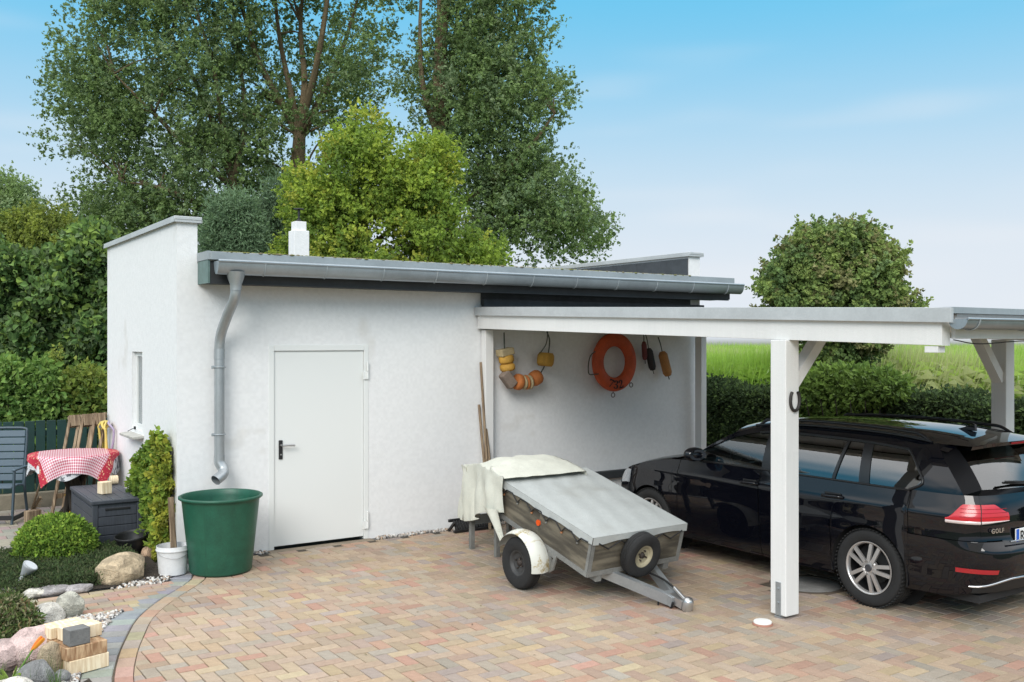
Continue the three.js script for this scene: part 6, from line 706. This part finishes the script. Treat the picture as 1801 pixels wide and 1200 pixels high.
{ // clipped box ball, ground cover, low shrub
  const R = rng(81), q = onGround(98, 1000), b = thing('box_ball', 'clipped round boxwood bush in the planting bed', 'bush', [q.x, 0, q.z - 0.05]), it = []; const g = sprig(20, 0.055, 0.034, 0.019, 13, { droop: -0.5 });
  for (let i = 0; i < 3000; i++) { const a = R() * 6.28, u = lerp(-0.62, 1, R()), s = Math.sqrt(1 - u * u), rr = 0.55 + 0.45 * Math.pow(R(), 0.35) + 0.04 * Math.sin(a * 5) * s; it.push([Math.cos(a) * s * 0.315 * rr, 0.225 + u * 0.235 * rr, Math.sin(a) * s * 0.315 * rr, 0.8 + 0.5 * R(), Math.min(0.99, Math.max(0, R()))]); }
  obj('branches', [...Array(16)].map((_, k) => limb([V(0, 0, 0), V(Math.cos(k * 2.4) * 0.1, 0.12, Math.sin(k * 2.4) * 0.1), V(Math.cos(k * 2.4) * 0.25 * (k % 3) / 2, 0.36 - 0.1 * (k % 3), Math.sin(k * 2.4) * 0.25 * (k % 3) / 2)], 0.010, 0.003, 6, 5)), M.darkBark, b); foliage('leaves', b, g, leafMat('box', 0.5, 0.25), it, [[0.11, 0.20, 0.025], [0.15, 0.26, 0.03], [0.20, 0.32, 0.038], [0.27, 0.38, 0.05]], 82);
  const gi = [], gg = sprig(18, 0.06, 0.03, 0.010, 14, { droop: -0.7 }); for (let i = 0; i < 5200; i++) { const x = lerp(-0.3, 2.12, R()), z = lerp(-1.0, 0.62, R()); if (x > 1.75 && z > 0.35) continue; if (x > 2.05 - 0.2 * R() && z < -0.6) continue; gi.push([x, 0.045 + 0.05 * Math.sin(Math.PI * (z + 1.15) / 1.87) + 0.02 * R(), z, 0.7 + 0.6 * R(), R()]); }
  const gc = foliage('ground_cover', scene, gg, leafMat('cover', 0.7, 0.2), gi, [[0.045, 0.075, 0.028], [0.055, 0.09, 0.03], [0.07, 0.105, 0.035], [0.085, 0.10, 0.045]], 83); Object.assign(gc.userData, { label: 'low dark green ground cover around the box ball', category: 'ground cover' });
  const sq = onGround(20, 1125), s = thing('low_shrub', 'low heather like shrub with reddish tips beside the rockery', 'shrub', [sq.x - 0.03, 0, sq.z]), si = [], sg = sprig(20, 0.07, 0.04, 0.014, 15, { droop: -0.8 }); for (let i = 0; i < 800; i++) { const a = R() * 6.28, u = R(), s2 = Math.sqrt(1 - u * u), rr = 0.6 + 0.4 * Math.cbrt(R()); si.push([Math.cos(a) * s2 * 0.21 * rr - 0.03, 0.03 + u * 0.25 * rr, Math.sin(a) * s2 * 0.25 * rr, 0.7 + 0.6 * R(), R()]); }
  obj('branches', [...Array(12)].map((_, k) => limb([V(0, 0, 0), V(Math.cos(k) * 0.1, 0.1, Math.sin(k * 1.7) * 0.1), V(Math.cos(k) * 0.22, 0.2, Math.sin(k * 1.7) * 0.22)], 0.008, 0.003, 6, 5)), M.darkBark, s); foliage('leaves', s, sg, leafMat('heath', 0.7, 0.2), si, [[0.07, 0.11, 0.03], [0.09, 0.14, 0.035], [0.13, 0.18, 0.05], [0.20, 0.15, 0.07], [0.28, 0.27, 0.15]], 84);
  const ti = [], tg = new THREE.BufferGeometry(); { const pos = []; const r2 = rng(90); for (let k = 0; k < 24; k++) { const a = r2() * 6.28, l = 0.10 + 0.10 * r2(), x = (r2() - 0.5) * 0.05, z = (r2() - 0.5) * 0.05, w = 0.003, dx = Math.cos(a), dz = Math.sin(a); pos.push(x - dz * w, 0, z + dx * w, x + dz * w, 0, z - dx * w, x + dx * l * 0.5, l, z + dz * l * 0.5); } tg.setAttribute('position', new THREE.Float32BufferAttribute(pos, 3)); tg.computeVertexNormals(); }
  for (let i = 0; i < 70; i++) { const z = lerp(1.6, 3.4, R()), x = lerp(-0.4, 1.05, R()); ti.push([x, 0.02, z, 0.6 + 0.7 * R(), R()]); } const gr = foliage('grass_tufts', scene, tg, leafMat('grass', 0.7, 0.3), ti, [[0.09, 0.16, 0.04], [0.13, 0.19, 0.05]], 91, true); Object.assign(gr.userData, { label: 'thin grass tufts between the rockery stones', category: 'grass' });
}
{ // a few dry leaves and twigs on the paving
  const R = rng(777), n = 90, g = new THREE.BufferGeometry(); g.setAttribute('position', new THREE.Float32BufferAttribute([0, 0.002, 0, 0.012, 0.006, 0.006, 0.03, 0.003, 0, 0, 0.002, 0, 0.03, 0.003, 0, 0.012, 0.005, -0.007], 3)); g.computeVertexNormals();
  const m = new THREE.InstancedMesh(g, std(rgb(1, 1, 1), 0.9), n), mt = new THREE.Matrix4(), e = new THREE.Euler(), q = new THREE.Quaternion();
  for (let i = 0; i < n; i++) { const z = 0.3 + 6.5 * R() * R(), x = innerX(z) + 0.1 + R() * 6.5, s = 0.5 + 0.7 * R(); e.set(0, R() * 6.28, 0); q.setFromEuler(e); mt.compose(V(x, 0.003, z), q, V(s, s, s * (0.4 + 0.6 * R()))); m.setMatrixAt(i, mt); m.setColorAt(i, R() < 0.5 ? rgb(0.09, 0.06, 0.03) : rgb(0.16, 0.13, 0.05)); }
  m.name = 'leaf_litter'; m.userData = { kind: 'stuff', label: 'small dry brown leaves scattered on the paving', category: 'leaves' }; m.castShadow = true; scene.add(m);
}
renderer.render(scene, camera);
